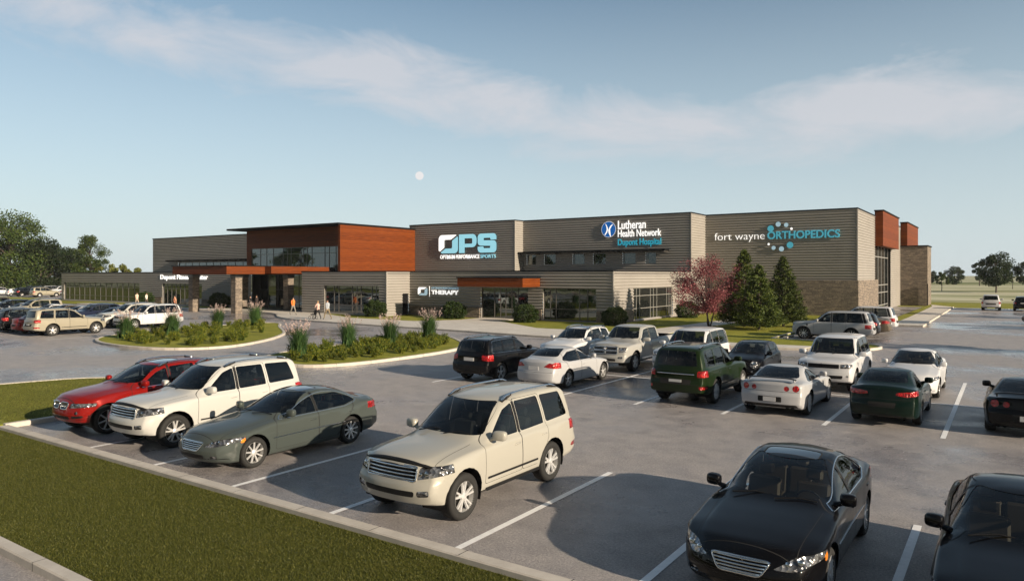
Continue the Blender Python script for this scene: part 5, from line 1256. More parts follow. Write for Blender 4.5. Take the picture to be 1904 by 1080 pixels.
PKP = dict(LC, cat='pickup truck', L=5.85, W=2.02, wb=3.57, fo=1.0, r=.42, ra=.50, roofw=.72, visor=None, rails=None, strip=[(1.7, .50, 4.0, .50, .04, 1)], sagf=.16, sagr=.03, kf=.20, kr=.06, flare=.05, rbar=None, tl2=None,
    top=[(0, 1.10), (.06, 1.17), (.3, 1.23), (.9, 1.28), (1.42, 1.30), (1.55, 1.34), (1.8, 1.54), (2.15, 1.80), (2.4, 1.88), (2.9, 1.91), (3.5, 1.89), (3.78, 1.85), (3.86, 1.60), (3.92, 1.36), (4.0, 1.33), (5.5, 1.35), (5.85, 1.33)],
    belt=[(0, .98), (.3, 1.10), (1.3, 1.18), (2.5, 1.20), (3.8, 1.24), (4.0, 1.29), (5.85, 1.30)], bot=[(0, .45), (.35, .38), (1.4, .38), (4.2, .40), (5.5, .48), (5.85, .52)],
    wid=[(0, .88), (.15, .93), (.45, .98), (1.0, 1.0), (2.5, .985), (4.2, .99), (5.7, .985), (5.85, .96)], fprof=[(.3, .04), (.5, 0), (.66, .0), (.74, .06), (.85, .06), (1.2, .10)],
    side_win=[[(1.84, 1.235), (2.76, 1.24), (2.74, 1.78), (2.34, 1.78)], [(2.86, 1.24), (3.66, 1.26), (3.62, 1.78), (2.84, 1.79)]], pillar_black=[[(2.77, 1.23), (2.85, 1.23), (2.83, 1.79), (2.75, 1.79)]],
    ws=(1.37, .78, 1.82, .62, 1.35, 2.5), rw=(1.40, .66, 1.76, .60, 3.75, 3.95), cabin=(1.7, 3.7), seats=[2.6, 3.3],
    doors=[[(1.62, .52), (2.81, .52), (2.80, 1.83), (2.45, 1.82), (1.64, 1.22)], [(2.81, .52), (3.74, .52), (3.72, 1.83), (2.80, 1.83)]],
    hl=[(.62, .86), (.90, .88), (.90, 1.08), (.62, 1.08)], proj=[(.74, .97, .06)], grille=[dict(poly=[(-.56, .80), (-.03, .80), (-.03, .93), (-.57, .93)], bars=1, rad=.006, frame=.022), dict(poly=[(.03, .80), (.56, .80), (.57, .93), (.03, .93)], bars=1, rad=.006, frame=.022), dict(poly=[(-.57, .97), (-.03, .97), (-.03, 1.10), (-.55, 1.10)], bars=1, rad=.006, frame=.022), dict(poly=[(.03, .97), (.57, .97), (.55, 1.10), (.03, 1.10)], bars=1, rad=.006, frame=.022)],
    intake=[[(-.5, .50), (.5, .50), (.5, .60), (-.5, .60)]], fog=[(.60, .60), (.80, .61), (.80, .70), (.60, .69)], tl=[(.84, .86), (1.0, .86), (1.0, 1.22), (.86, 1.22)], rpanel=[], rplate=(.62, .4, .12),
    bed=(4.02, 5.75, .86), seams=[([(.16, -.80), (.172, -.80), (.172, .80), (.16, .80)], 'top')], mir=(1.92, 1.24, .20), mirm=None, rim='wide', spokes=5, rimk=.64, tw=.28, wip=1.52, lower=[(.44, 0, 5.85)], chandle=1)
HAT = dict(SED, trim=None, cat='hatchback', L=3.75, W=1.70, wb=2.42, fo=.72, r=.30, ra=.35, roofw=.55, kf=.30, kr=.14, sagf=.22, sagr=.06, strip=None, surround=None, sun=None, hl2=None, rglass='cglassd',
    top=[(0, .74), (.06, .82), (.4, .95), (.75, 1.02), (.95, 1.07), (1.2, 1.20), (1.65, 1.42), (1.95, 1.48), (2.4, 1.50), (3.0, 1.47), (3.35, 1.40), (3.55, 1.15), (3.65, 1.0), (3.75, .93)],
    belt=[(0, .66), (.3, .80), (.9, .93), (2.0, .97), (3.1, 1.03), (3.75, .92)], bot=[(0, .22), (.3, .19), (1.0, .18), (2.6, .19), (3.5, .24), (3.75, .3)],
    wid=[(0, .80), (.15, .90), (.4, .97), (.75, 1.0), (1.9, .985), (3.1, 1.0), (3.5, .95), (3.75, .86)],
    side_win=[[(1.30, .99), (2.14, 1.01), (2.12, 1.42), (1.80, 1.40)], [(2.22, 1.01), (2.9, 1.05), (2.86, 1.41), (2.20, 1.42)], ], pillar_black=[[(2.145, 1.0), (2.215, 1.0), (2.195, 1.42), (2.125, 1.42)]],
    ws=(1.10, .68, 1.45, .52, .85, 2.0), rw=(1.08, .56, 1.38, .48, 3.2, 3.75), cabin=(1.05, 3.4), seats=[1.85, 2.6],
    doors=[[(1.10, .30), (2.18, .30), (2.17, 1.45), (1.9, 1.45), (1.12, .97)], [(2.18, .30), (2.74, .30), (2.95, .75), (2.92, 1.44), (2.17, 1.45)]],
    hl=circ(.60, .74, .14, 14), hlr=.01, hl_d=.7, proj=[(.60, .74, .07)], fog=circ(.56, .46, .05), grille=[dict(poly=[(-.32, .36), (.32, .36), (.30, .46), (-.30, .46)], bars=2, rad=.008)], intake=[],
    tl=[(.56, .70), (.80, .70), (.80, .92), (.60, .92)], tl_d=.4, rplate=(.62, .5, .11), rpanel=[], exh=None, seams=[([(.2, -.55), (.211, -.55), (.211, .55), (.2, .55)], 'top')], lower=[(.2, 0, 3.75)], mir=(1.36, 1.0, .13), rim='star', spokes=7, tw=.19, wip=.95)
GTR = dict(SED, trim=None, cat='coupe', L=4.65, W=1.90, wb=2.78, fo=.93, r=.355, ra=.40, roofw=.56, kf=.30, kr=.16, sagf=.26, sagr=.16, flare=.045, strip=None, surround=None, sun=None, hl2=None, rglass='cglassd', shw=.92,
    top=[(0, .60), (.06, .68), (.5, .83), (1.0, .91), (1.38, .96), (1.5, .99), (1.8, 1.14), (2.2, 1.30), (2.5, 1.36), (2.85, 1.37), (3.2, 1.34), (3.7, 1.19), (4.02, 1.06), (4.15, 1.03), (4.55, 1.02), (4.65, .98)],
    belt=[(0, .54), (.4, .74), (1.0, .84), (1.5, .89), (2.6, .90), (3.6, .95), (4.2, .98), (4.65, .95)], bot=[(0, .20), (.3, .16), (1.3, .15), (3.3, .16), (4.3, .22), (4.65, .30)],
    wid=[(0, .84), (.15, .92), (.45, .98), (.95, 1.0), (2.3, .965), (3.6, 1.0), (4.3, .98), (4.65, .93)],
    side_win=[[(1.70, .925), (2.88, .93), (2.86, 1.28), (2.40, 1.28)], [(2.96, .935), (3.42, .955), (3.50, 1.0), (3.2, 1.20), (2.94, 1.26)]], pillar_black=[[(2.885, .925), (2.955, .925), (2.935, 1.28), (2.865, 1.28)]],
    ws=(1.02, .74, 1.33, .50, 1.25, 2.6), rw=(1.08, .66, 1.33, .50, 3.0, 4.15), cabin=(1.6, 3.6), seats=[2.55, 3.2],
    doors=[[(1.50, .28), (2.98, .28), (3.00, .90), (2.90, 1.33), (2.5, 1.33), (1.52, .90)]],
    tl=circ(.72, .85, .095, 14), tl2=circ(.47, .84, .075, 12), tlr=.01, tl_d=.5, rplate=(.52, .36, .13), rpanel=[([(-.34, .44), (.34, .44), (.34, .60), (-.34, .60)], 3), ([(-.80, .28), (.80, .28), (.74, .38), (-.74, .38)], 1)], exh=[(.50, .30, .05), (.64, .30, .05)],
    spoiler=(4.42, 1.13, .72, .10), hl=[(.55, .56), (.84, .60), (.86, .74), (.62, .68)], grille=[dict(poly=[(-.38, .34), (.38, .34), (.30, .50), (-.30, .50)], bars=0)], intake=[], fog=None,
    seams=[([(-.80, .74), (.80, .74), (.80, .75), (-.80, .75)], 'rear')], lower=[(.18, 0, 4.65)], mir=(1.84, .94, .13), rim='y', spokes=6, rimk=.74, tw=.26, wip=None)
# ------------------------------------------------------------------ parked cars
WHITE = (.60, .61, .63); CREAM = (.385, .375, .335); BEIGE = (.32, .295, .23); BLACK = (.004, .004, .005); GREEN = (.010, .020, .006); DGREEN = (.004, .012, .008)
GGREY = (.060, .072, .068); RED = (.20, .008, .006); SILVER = (.42, .43, .45); NAVY = (.015, .02, .045); BROWN = (.12, .10, .075); GREY = (.2, .2, .2)
MODELS = dict(lc=LC, lcr=LCR, x5=X5, sed=SED, sedb=SEDB, alt=ALT, lan=LAN, cpe=CPE, glk=GLK, rr=RR, pkp=PKP, hat=HAT, gtr=GTR)
KIND = dict(lc='parked_suv', lcr='parked_suv', x5='parked_suv', sed='parked_sedan', sedb='parked_sedan', alt='parked_sedan', lan='parked_sedan', cpe='parked_coupe', glk='parked_suv', rr='parked_suv', pkp='pickup_truck', hat='parked_hatchback', gtr='parked_coupe')
PROTO = {}
def car(m, c, x, y, face, label, group=None, jit=0.0):
    rz = {'S': -90, 'N': 90, 'W': 180, 'E': 0}[face] + jit
    if m not in PROTO: r = make_car(KIND[m], MODELS[m]); PROTO[m] = r
    else: r = copy_tree(PROTO[m])
    r.location = (x, y, .0); r.rotation_euler = (0, 0, R(rz)); r['label'] = label; r['group'] = group or 'cars parked in the lot'
    set_color(r, c); return r
F = 'S'
car('x5', RED, -20.53, 11.1, F, 'red suv at the left end of the front row beside the lawn corner')
car('lc', (.50, .50, .48), -17.67, 11.27, F, 'off white suv with black bonnet guard between the red suv and the green grey sedan')
car('sed', GGREY, -14.42, 11.18, F, 'green grey sedan with amber lamp corners and sunroof in the front row')
car('lc', CREAM, -8.65, 11.17, F, 'champagne suv with roof rails standing alone in the middle of the front row')
car('sedb', BLACK, -2.80, 11.45, F, 'black sedan with sunroof and silver grille, nearest car at the lower right')
car('cpe', BLACK, .14, 11.05, F, 'black car cut off by the lower right corner of the picture')
car('glk', BLACK, -17.35, 24.55, 'N', 'black boxy suv with blank white plate seen from behind beside the planted island')
car('alt', SILVER, -14.31, 24.62, 'N', 'silver sedan with large red tail lamps seen from behind, in front of the pickup')
car('lcr', GREEN, -8.85, 24.7, 'N', 'dark green suv seen from behind with red and clear tail lamps')
car('gtr', (.41, .42, .44), -5.87, 24.35, 'N', 'silver coupe with four round tail lamps and a boot wing')
car('lan', DGREEN, -2.9, 24.5, 'N', 'dark green saloon with slanted tail lamps seen from behind')
car('gtr', BLACK, .41, 24.9, 'N', 'black coupe with round tail lamps at the right edge')
car('x5', WHITE, -17.15, 30.3, F, 'white suv facing the viewer between the black boxy suv and the pickup')
car('pkp', (.36, .36, .345), -14.4, 30.75, F, 'silver beige pickup truck with chrome four part grille')
car('rr', WHITE, -11.35, 30.2, F, 'white boxy suv half hidden behind the dark green suv')
car('hat', BLACK, -8.72, 30.0, F, 'small black hatchback with round headlamps')
car('rr', WHITE, -5.5, 29.95, F, 'white boxy suv with black grille facing the viewer behind the silver coupe')
car('cpe', WHITE, -2.83, 29.9, F, 'white low car with tan seats facing the viewer')
car('rr', SILVER, -9.66, 50.8, 'W', 'silver white suv seen side on, parked nose to the lawn by the tall wall')
car('x5', BLACK, -9.5, 53.7, 'W', 'black suv between the side on silver suv and the brown sedan')
car('alt', BROWN, -9.2, 56.65, 'W', 'brown sedan whose tail shows beyond the black suv')
car('rr', WHITE, -9.35, 59.5, 'W', 'white suv furthest back in the short row by the walkway')
car('rr', WHITE, -1.75, 104.2, 'N', 'small far white suv seen from behind at the end of the lot', 'far cars at the end of the lot')
car('x5', BLACK, 1.35, 104.0, 'N', 'small far black suv beside the far white one at the right edge', 'far cars at the end of the lot')
car('sed', NAVY, 3.25, 75.9, 'W', 'dark blue sedan entering at the right edge of the lot', 'far cars at the end of the lot')
# left hand rows
near = [('lcr', BEIGE, -55.0, 'beige suv seen side on left of the first planted island'), ('lan', RED, -57.9, 'red saloon showing its tail between the beige and the black suv'), ('glk', BLACK, -60.8, 'black suv at the left edge beside the red saloon'),
        ('alt', WHITE, -63.7, 'white saloon roof seen past the black suv at the left edge'), ('x5', GREY, -66.6, 'grey suv fifth in the near left row'), ('sed', SILVER, -69.4, 'silver sedan sixth in the near left row'), ('rr', BLACK, -72.3, 'black boxy suv seventh in the near left row')]
for m, c, x, lb in near: car(m, c, x, 24.4, 'N', lb, 'cars in the left rows')
far = [('rr', WHITE, -56.45, 'bright white suv behind the tall grasses of the first island'), ('lc', (.52, .51, .47), -59.4, 'cream white suv between the bright white suv and a navy car'), ('alt', NAVY, -62.3, 'navy sedan low beside the cream white suv'),
       ('glk', NAVY, -65.2, 'dark navy suv with long roof in the far left row'), ('sed', SILVER, -68.1, 'silver sedan in the far left row past the navy suv'), ('lan', BROWN, -71.0, 'brown saloon in the far left row'), ('cpe', WHITE, -73.9, 'white low car in the far left row'),
       ('lc', BEIGE, -76.8, 'beige suv in the far left row'), ('alt', SILVER, -79.7, 'pale sedan in the far left row'), ('x5', BLACK, -82.6, 'black suv with rails in the far left row'), ('sed', WHITE, -85.5, 'white sedan near the left end of the far left row'), ('rr', BROWN, -88.4, 'brown boxy suv at the left end of the far left row')]
for m, c, x, lb in far: car(m, c, x, 30.8, 'S', lb, 'cars in the left rows')
gb = 'cars in the back lot by the trees'
for m, c, x, y, lb in [('lcr', BEIGE, -150.4, 62.7, 'beige suv in the back lot next to the low wing'), ('glk', BLACK, -157.2, 62.4, 'black suv with red tail lamp in the back lot'), ('hat', WHITE, -163.5, 62.8, 'small white hatchback in the back lot'),
        ('x5', WHITE, -169.5, 62.8, 'white suv left of the small hatchback in the back lot'), ('sed', BLACK, -175.5, 62.6, 'black sedan at the left edge of the back lot')]:
    car(m, c, x, y, 'N', lb, gb)
ms = ['alt', 'rr', 'sed', 'lc', 'x5', 'lan', 'cpe', 'glk']; cs = [WHITE, SILVER, BLACK, BEIGE, RED, WHITE, NAVY, GREY, WHITE]
KW = ['saloon', 'boxy suv', 'sedan', 'big suv', 'low suv', 'small saloon', 'coupe', 'square suv']; NW = 'one two three four five six seven eight nine ten eleven twelve thirteen fourteen fifteen'.split()
for row, (y, x0_, n) in enumerate(((70.5, -133, 14), (82, -136, 15))):
    for k in range(n):
        rng = random.Random(k * 7 + row); r = car(ms[(k * 3 + row * 2) % 8], cs[(k * 5 + row) % 9], x0_ - 3.4 * k, y + rng.uniform(-.3, .3), 'N' if row else 'S', 'distant %s, number %s from the right in the %s row before the trees' % (KW[(k * 3 + row * 2) % 8], NW[k], ['nearer', 'further'][row]), 'distant cars before the trees at far left')

# ------------------------------------------------------------------ vegetation
def leaf_quads(P, size, rng, asp=.55, up=.0, nrm=None):
    n = len(P); a = rng.normal(size=(n, 3)); a[:, 2] += up
    if nrm is not None: a = a * .7 + nrm
    a /= np.linalg.norm(a, axis=1)[:, None]; b = np.cross(a, rng.normal(size=(n, 3))); b /= np.linalg.norm(b, axis=1)[:, None] + 1e-9
    s = size * rng.uniform(.6, 1.35, n)[:, None]; a = a * s; b = b * s * asp
    V = np.stack([P - a * .5, P + b * .5, P + a * .5, P - b * .5], 1).reshape(-1, 3); return V
def quad_mesh(name, V, mat, parent=None, extra=None):
    n = len(V) // 4; me = bpy.data.meshes.new(name); me.vertices.add(len(V)); me.vertices.foreach_set('co', V.astype(np.float32).ravel())
    me.loops.add(4 * n); me.loops.foreach_set('vertex_index', np.arange(4 * n, dtype=np.int32)); me.polygons.add(n)
    me.polygons.foreach_set('loop_start', np.arange(0, 4 * n, 4, dtype=np.int32)); me.update(calc_edges=True)
    return link(name, me, mat, parent)
M.update(leaf=mk_leaf("tree leaves", [(.022, .046, .010), (.044, .076, .014), (.092, .122, .022)]), leafd=mk_leaf("dark tree leaves", [(.009, .022, .006), (.016, .034, .009), (.034, .054, .014)]),
    leafl=mk_leaf("pale tree leaves", [(.10, .12, .02), (.15, .17, .03), (.20, .21, .045)]), leafp=mk_leaf("pink tree leaves", [(.10, .022, .030), (.22, .055, .07), (.38, .14, .15)]),
    needle=mk_leaf("spruce needles", [(.035, .065, .014), (.07, .10, .018), (.12, .15, .026)], .12), box=mk_leaf("boxwood leaves", [(.012, .030, .007), (.026, .050, .010), (.055, .085, .016)], .1),
    blade=mk_leaf("grass blades", [(.03, .08, .03), (.06, .13, .035), (.10, .17, .05)]), plume=mk_leaf("pink grass plumes", [(.55, .38, .36), (.68, .52, .48), (.78, .66, .60)], .4),
    shrub=mk_leaf("yellow green shrub leaves", [(.025, .055, .008), (.08, .115, .010), (.25, .235, .02)]), bark=simple("tree bark", (.07, .055, .045), .9, var=.3, vscale=6, bump=.5, bscale=20), barkp=simple("dark slim bark", (.05, .035, .035), .85))
def tree_parts(root, H, rad, zc, rz_, mat, rng, leaves, size, trunk_r, nclu=26, spread=.85, bark='bark', gap=.35, conic=0):
    mb = MB(); tips = []
    mb.tube([(0, 0, -.1), (.04 * H * .2, 0, H * .25), (0, .02 * H, H * .55), (.02 * H, 0, H * .8)], [trunk_r, trunk_r * .8, trunk_r * .5, trunk_r * .15], 8)
    for k in range(nclu):
        ph = rng.uniform(0, 2 * math.pi); u = rng.uniform(-1, 1) ; rr = math.sqrt(max(0, 1 - (u * .9) ** 2)) * rng.uniform(.35, 1.0)
        k_ = 1 - conic * max(0, u)
        tip = np.array([rad * rr * k_ * math.cos(ph), rad * rr * k_ * math.sin(ph), zc + rz_ * u]); tips.append(tip)
        z0_ = max(H * .18, min(H * .7, tip[2] - rad * .5)); mb.tube([(0, 0, z0_), tuple(tip * np.array([.5, .5, 1]) * np.array([1, 1, .35]) + np.array([0, 0, .65 * (z0_ * .5 + tip[2] * .5)])), tuple(tip)], [trunk_r * .35, trunk_r * .2, trunk_r * .05], 5)
    mb.build('trunk', M[bark], root, True)
    P = []
    for t in tips:
        n = int(leaves / nclu * rng.uniform(.5, 1.5)); cr = rad * rng.uniform(.22, .42)
        q = rng.normal(size=(n, 3)); q /= np.linalg.norm(q, axis=1)[:, None]; q *= (rng.uniform(0, 1, n) ** .45)[:, None] * cr; q[:, 2] *= .85; P.append(t + q)
    P = np.concatenate(P)
    quad_mesh('crown', leaf_quads(P, size, rng, .6), M[mat], root)
def tree(label, x, y, H, rad, mat='leaf', leaves=9000, size=.34, seed=1, group=None, zc=None, rz_=None, tr=None, kind='deciduous_tree', nclu=30, gap=.3, conic=0):
    rng = np.random.default_rng(seed); r = thing(kind, label, 'tree', (x, y, 0), rng.uniform(0, 6), group)
    zc = zc or H * .58; tree_parts(r, H, rad, zc, rz_ or (H - zc) * .92, mat, rng, leaves, size, tr or H * .022, nclu, gap=gap, conic=conic); return r
gl_ = 'trees behind the left parking rows'
tree('tallest bright leaved tree cut by the left edge of the picture', -186, 70, 17.8, 7.5, 'leaf', 24000, .45, 11, gl_, zc=9.0, nclu=64)
tree('dark dense tree right of the tallest left edge tree', -185, 76, 12.6, 6.0, 'leafd', 24000, .42, 12, gl_, zc=6.2, nclu=64)
tree('dark round tree low between the big dark tree and the airy one', -199, 87, 10.6, 5.0, 'leafd', 15000, .42, 13, gl_, zc=5.2, nclu=44)
tree('airy open crowned tree standing tall above the left wing roof', -178.8, 84, 13.0, 4.0, 'leaf', 10000, .34, 14, gl_, zc=7.6, nclu=46)
tree('broad tree beyond the left edge with dark crown', -197, 66, 13.5, 6.5, 'leafd', 10000, .55, 15, gl_, zc=7, nclu=36)
for k, (x, y, h) in enumerate(((-196.6, 86.5, 7.4), (-189, 87.5, 7.0), (-181.7, 86, 8.0), (-175.6, 87, 7.0), (-207, 84, 7.2), (-169, 88, 6.4))):
    tree(['yellow green bushy tree second from the left above the wing roof', 'yellow green bushy tree third from the left above the wing roof', 'yellow green bushy tree in front of the airy tree', 'yellow green bushy tree at the right end of the left trees', 'yellow green bushy tree between the dark trunks', 'lowest yellow green tree just above the wing roof'][k], x, y, h, 2.6, 'leafl', 3500, .4, 30 + k, 'yellow green trees above the wing roof', zc=h * .55, nclu=16)
gr_ = 'trees in the far fields at the right'
tree('large round tree in the fields right of the building', -2.5, 205, 9.3, 3.5, 'leafd', 11000, .34, 41, gr_, zc=5.4, rz_=3.3, nclu=46)
tree('dark tree cut by the right edge in the far fields', 3.6, 214, 7.8, 3.2, 'leafd', 8000, .34, 42, gr_, zc=4.9, rz_=2.4, nclu=30)
tree('slim airy far tree left of the large round one', -9.3, 330, 9.6, 2.6, 'leafd', 4500, .42, 43, gr_, zc=5.8, rz_=3.2, nclu=24)
tree('small slender tree nearest the building corner in the fields', -14.4, 218, 4.8, 1.5, 'leaf', 2800, .26, 44, gr_, zc=3.1, nclu=16)
tree('far bushy dark tree left of the gap in the horizon', -19.4, 366, 7.6, 3.8, 'leafd', 6500, .5, 45, gr_, zc=3.8, rz_=3.2, nclu=28)
tree('far bushy tree half hidden by the stone tower', -30, 372, 7.0, 3.4, 'leafd', 5000, .5, 46, gr_, zc=3.6, rz_=3, nclu=24)
tree('small thin tree behind the large round one', .9, 262, 4.8, 1.3, 'leaf', 1500, .3, 47, gr_, zc=3.2, nclu=12)
# trees on the near side of the road, mirrored in the glazing
for k, (x, y, h) in enumerate(((-122, -46, 13), (-104, -52, 15), (-88, -44, 6.5), (-70, -54, 7), (-52, -47, 6), (-36, -55, 7), (-16, -48, 6))):
    tree('broad roadside tree number %s along the verge behind the viewer' % ['one', 'two', 'three', 'four', 'five', 'six', 'seven'][k], x, y, h, 5.5, 'leaf', 3500, .8, 60 + k, 'roadside trees behind the viewer', nclu=22)
for k, (x, y, h) in enumerate(((-245, -50, 15), (-228, -58, 12), (-207, -48, 16), (-188, -55, 12), (-172, -50, 14), (-154, -57, 15), (-138, -48, 12))):
    tree('wide roadside tree %s further along the verge behind the viewer' % ['first', 'second', 'third', 'fourth', 'fifth', 'sixth', 'seventh'][k], x, y, h, 6.5, 'leaf', 3500, .8, 80 + k, 'roadside trees behind the viewer', nclu=22)
for k, (x, y, h, rd) in enumerate(((8.5, 47, 7.5, 2.2), (11, 69, 8.5, 2.8), (9, 86, 7, 2.4))):
    tree('street tree %s beyond the right edge of the lot' % ['nearest', 'middle', 'furthest'][k], x, y, h, rd, 'leaf', 3000, .3, 95 + k, 'street trees right of the lot', nclu=20)
# pink ornamental tree
rng = np.random.default_rng(5)
r = thing('redbud_tree', 'pink leaved multi stemmed small tree before the tall wall', 'tree', (-18.9, 54.1, .1))
mb = MB(); tips = []
stems = [(.0, .35), (2.2, .30), (4.2, .34)]
for a, k_ in stems: mb.tube([(0, 0, -.1), (.18 * math.cos(a), .18 * math.sin(a), .5), (k_ * math.cos(a + .5), k_ * math.sin(a + .5), 1.3), (1.1 * math.cos(a + .3), 1.1 * math.sin(a + .3), 2.6)], [.07, .06, .05, .03], 7)
for k in range(64):
    ph = rng.uniform(0, 2 * math.pi); u = rng.uniform(-.9, 1); rr = math.sqrt(max(0, 1 - u * u)) * rng.uniform(.3, 1.05); tip = np.array([3.2 * rr * math.cos(ph), 3.2 * rr * math.sin(ph), 3.15 + 1.95 * u * (1.0)])
    tips.append(tip); a = stems[k % 3][0]; mb.tube([(.3 * math.cos(a + .5), .3 * math.sin(a + .5), 1.2), (tip[0] * .45, tip[1] * .45, 1.2 + (tip[2] - 1.2) * .6), tuple(tip)], [.03, .02, .006], 5)
mb.build('trunk', M['barkp'], r, True)
P = []
for t in tips:
    n = int(260 * rng.uniform(.5, 1.6)); d_ = t - np.array([0, 0, 1.6]); d_ /= np.linalg.norm(d_); s_ = rng.uniform(-.9, .45, n)[:, None]; P.append(t + d_ * s_ + rng.normal(size=(n, 3)) * np.array([.24, .24, .15]))
quad_mesh('crown', leaf_quads(np.concatenate(P), .105, rng, .6), M['leafp'], r)
# spruces
def spruce(label, x, y, H, rad, seed, n=15000):
    rng = np.random.default_rng(seed); r = thing('spruce_tree', label, 'tree', (x, y, .1), rng.uniform(0, 6), 'spruces before the tall wall')
    mb = MB(); mb.tube([(0, 0, -.1), (0, 0, H * .97)], [.11, .015], 7); P = []; Nn = []
    nb = 150
    for k in range(nb):
        t = (k + .5) / nb; t = t ** 1.15; z = .35 + (H - .45) * t; L = rad * (1 - t) ** .82 * rng.uniform(.78, 1.12) + .06; ph = k * 2.399 + rng.uniform(-.3, .3)
        d_ = np.array([math.cos(ph), math.sin(ph), 0]); zt = .12 * L + (.25 if t > .8 else 0) * L
        mb.tube([(0, 0, z), (d_[0] * L * .5, d_[1] * L * .5, z - .06 * L), (d_[0] * L * .95, d_[1] * L * .95, z + zt)], [.022, .014, .004], 4)
        m = int(n / nb * (.35 + 1.3 * (1 - t))); s_ = rng.uniform(.18, 1, m) ** .6; q = d_[None] * (s_ * L)[:, None]; q[:, 2] = z + (-.06 * L + s_ * (zt + .06 * L)) * s_
        q += rng.normal(size=(m, 3)) * np.array([.115, .115, .075]) * (.5 + .8 * (1 - t)); P.append(q); Nn.append(np.repeat((d_ + np.array([0, 0, .55]))[None], m, 0))
    mb.build('trunk', M['bark'], r, True); P = np.concatenate(P); Nn = np.concatenate(Nn)
    quad_mesh('crown', leaf_quads(P, .17, rng, .38, nrm=Nn * .9), M['needle'], r); return r
spruce('tallest spruce, behind the pink tree', -17.3, 57.6, 6.15, 2.1, 71, 19000)
spruce('front spruce between the pink tree and the right spruce', -15.4, 54.9, 4.9, 1.8, 72, 15000)
spruce('right hand spruce with pointed top', -14.8, 59.6, 5.6, 1.95, 73, 18000)
# round bushes
rng = np.random.default_rng(8); n = 9000
q = rng.normal(size=(n, 3)); q /= np.linalg.norm(q, axis=1)[:, None]; lum = 1 + .10 * np.sin(q[:, 0] * 9 + 1) * np.sin(q[:, 1] * 8) + .08 * np.sin(q[:, 2] * 11 + q[:, 0] * 5); q *= (lum * rng.uniform(.80, 1.02, n))[:, None] * np.array([1.0, 1.0, .84]); q[:, 2] += .62; q = q[q[:, 2] > .02]
nq = q - np.array([0, 0, .4]); nq /= np.linalg.norm(nq, axis=1)[:, None]
bl = {0: 'round dark green bush at the corner where the low wing steps back', 1: 'round bush under the therapy sign', 2: 'round bush at the right of the glass doors under the small canopy', 3: 'round bush at the low wing corner behind the white suv', 4: 'round bush by the left wing near two walkers', 5: 'dark bush behind the pink tree against the pale side wall', 6: 'shaded bush seen between the canopy columns'}
b0 = None
for k, (x, y, s_) in enumerate(((-51.3, 50.9, 1.12), (-43.0, 52.9, 1.12), (-34.5, 52.2, 1.08), (-26.4, 53.1, 1.05), (-98.6, 53.6, 1.2), (-25.4, 66.6, 1.1), (-81.2, 53.6, 1.3))):
    r = thing('round_bush', bl[k], 'bush', (x, y, .08), k * 1.3, 'round bushes along the building'); r.scale = (s_, s_, s_)
    if b0 is None:
        b0 = quad_mesh('foliage', leaf_quads(q, .10, rng, .6, nrm=nq), M['box'], r); mb = MB(); 
        for a in range(7): mb.tube([(0, 0, -.05), (.25 * math.cos(a), .25 * math.sin(a), .35), (.6 * math.cos(a), .6 * math.sin(a), .8)], [.03, .02, .008], 5)
        b1 = mb.build('stem', M['bark'], r)
    else:
        for b_ in (b0, b1): c_ = b_.copy(); COL.objects.link(c_); c_.parent = r
# tall plume grasses
def clump():
    rng = np.random.default_rng(3); V = []
    for k in range(760):
        a = rng.uniform(0, 2 * math.pi); h = rng.uniform(.75, 1.5); lean = rng.uniform(.05, .62) ; b = np.array([rng.normal() * .10, rng.normal() * .10, 0]); d_ = np.array([math.cos(a), math.sin(a), 0]); w = np.array([-math.sin(a), math.cos(a), 0]) * .019; pr = None
        for u in (0, .4, .75, 1.0):
            p = b + d_ * lean * u ** 2.2 + np.array([0, 0, h * (u - .18 * lean * u ** 3)]); ww = w * (1 - u * .85)
            if pr is not None: V += [pr[0] - pr[1], pr[0] + pr[1], p + ww, p - ww]
            pr = (p, ww)
    P = []
    S_ = []
    for k in range(40):
        a = rng.uniform(0, 2 * math.pi); lean = rng.uniform(.05, .62); h = rng.uniform(1.3, 1.82) - .1; d_ = np.array([math.cos(a), math.sin(a), 0]); top_ = d_ * lean + np.array([0, 0, h]); w = np.array([-math.sin(a), math.cos(a), 0]) * .006
        mid = d_ * lean * .3 + np.array([0, 0, h * .55]); S_ += [-w, w, mid + w, mid - w, mid - w, mid + w, top_ + w, top_ - w]
        m = 22; u = rng.uniform(0, 1, m); q_ = top_ + (d_ * .12 + np.array([0, 0, .30])) * (u - .55)[:, None] + rng.normal(size=(m, 3)) * .022; P.append(q_)
    return np.array(V), np.array(S_), leaf_quads(np.concatenate(P), .065, rng, .35, up=1.5)
V1, V2, V3 = clump(); c0 = None
gpos = [(-46.9, 24.3), (-47.2, 27.6), (-49.9, 32.8), (-51.0, 36.9), (-29.1, 23.6), (-30.15, 27.8), (-29.75, 30.7), (-30.7, 35.2)]
gw = ['first', 'second', 'third', 'fourth']
for k, (x, y) in enumerate(gpos):
    r = thing('plume_grass', 'pink plumed grass clump, %s from the left on the %s planted island' % (gw[k % 4], 'far left' if k < 4 else 'middle'), 'ornamental grass', (x, y, .08), k * .9, 'pink plumed grass clumps on the islands'); s_ = [1, 1.0, 1.0, 1.05, 1.0, 1.0, .98, 1.05][k]; r.scale = (s_ * 1.2, s_ * 1.2, s_ * 1.06)
    if c0 is None: c0 = [quad_mesh('blades', V1, M['blade'], r), quad_mesh('stalks', V2, M['blade'], r), quad_mesh('plumes', V3, M['plume'], r)]
    else:
        for o_ in c0: c_ = o_.copy(); COL.objects.link(c_); c_.parent = r
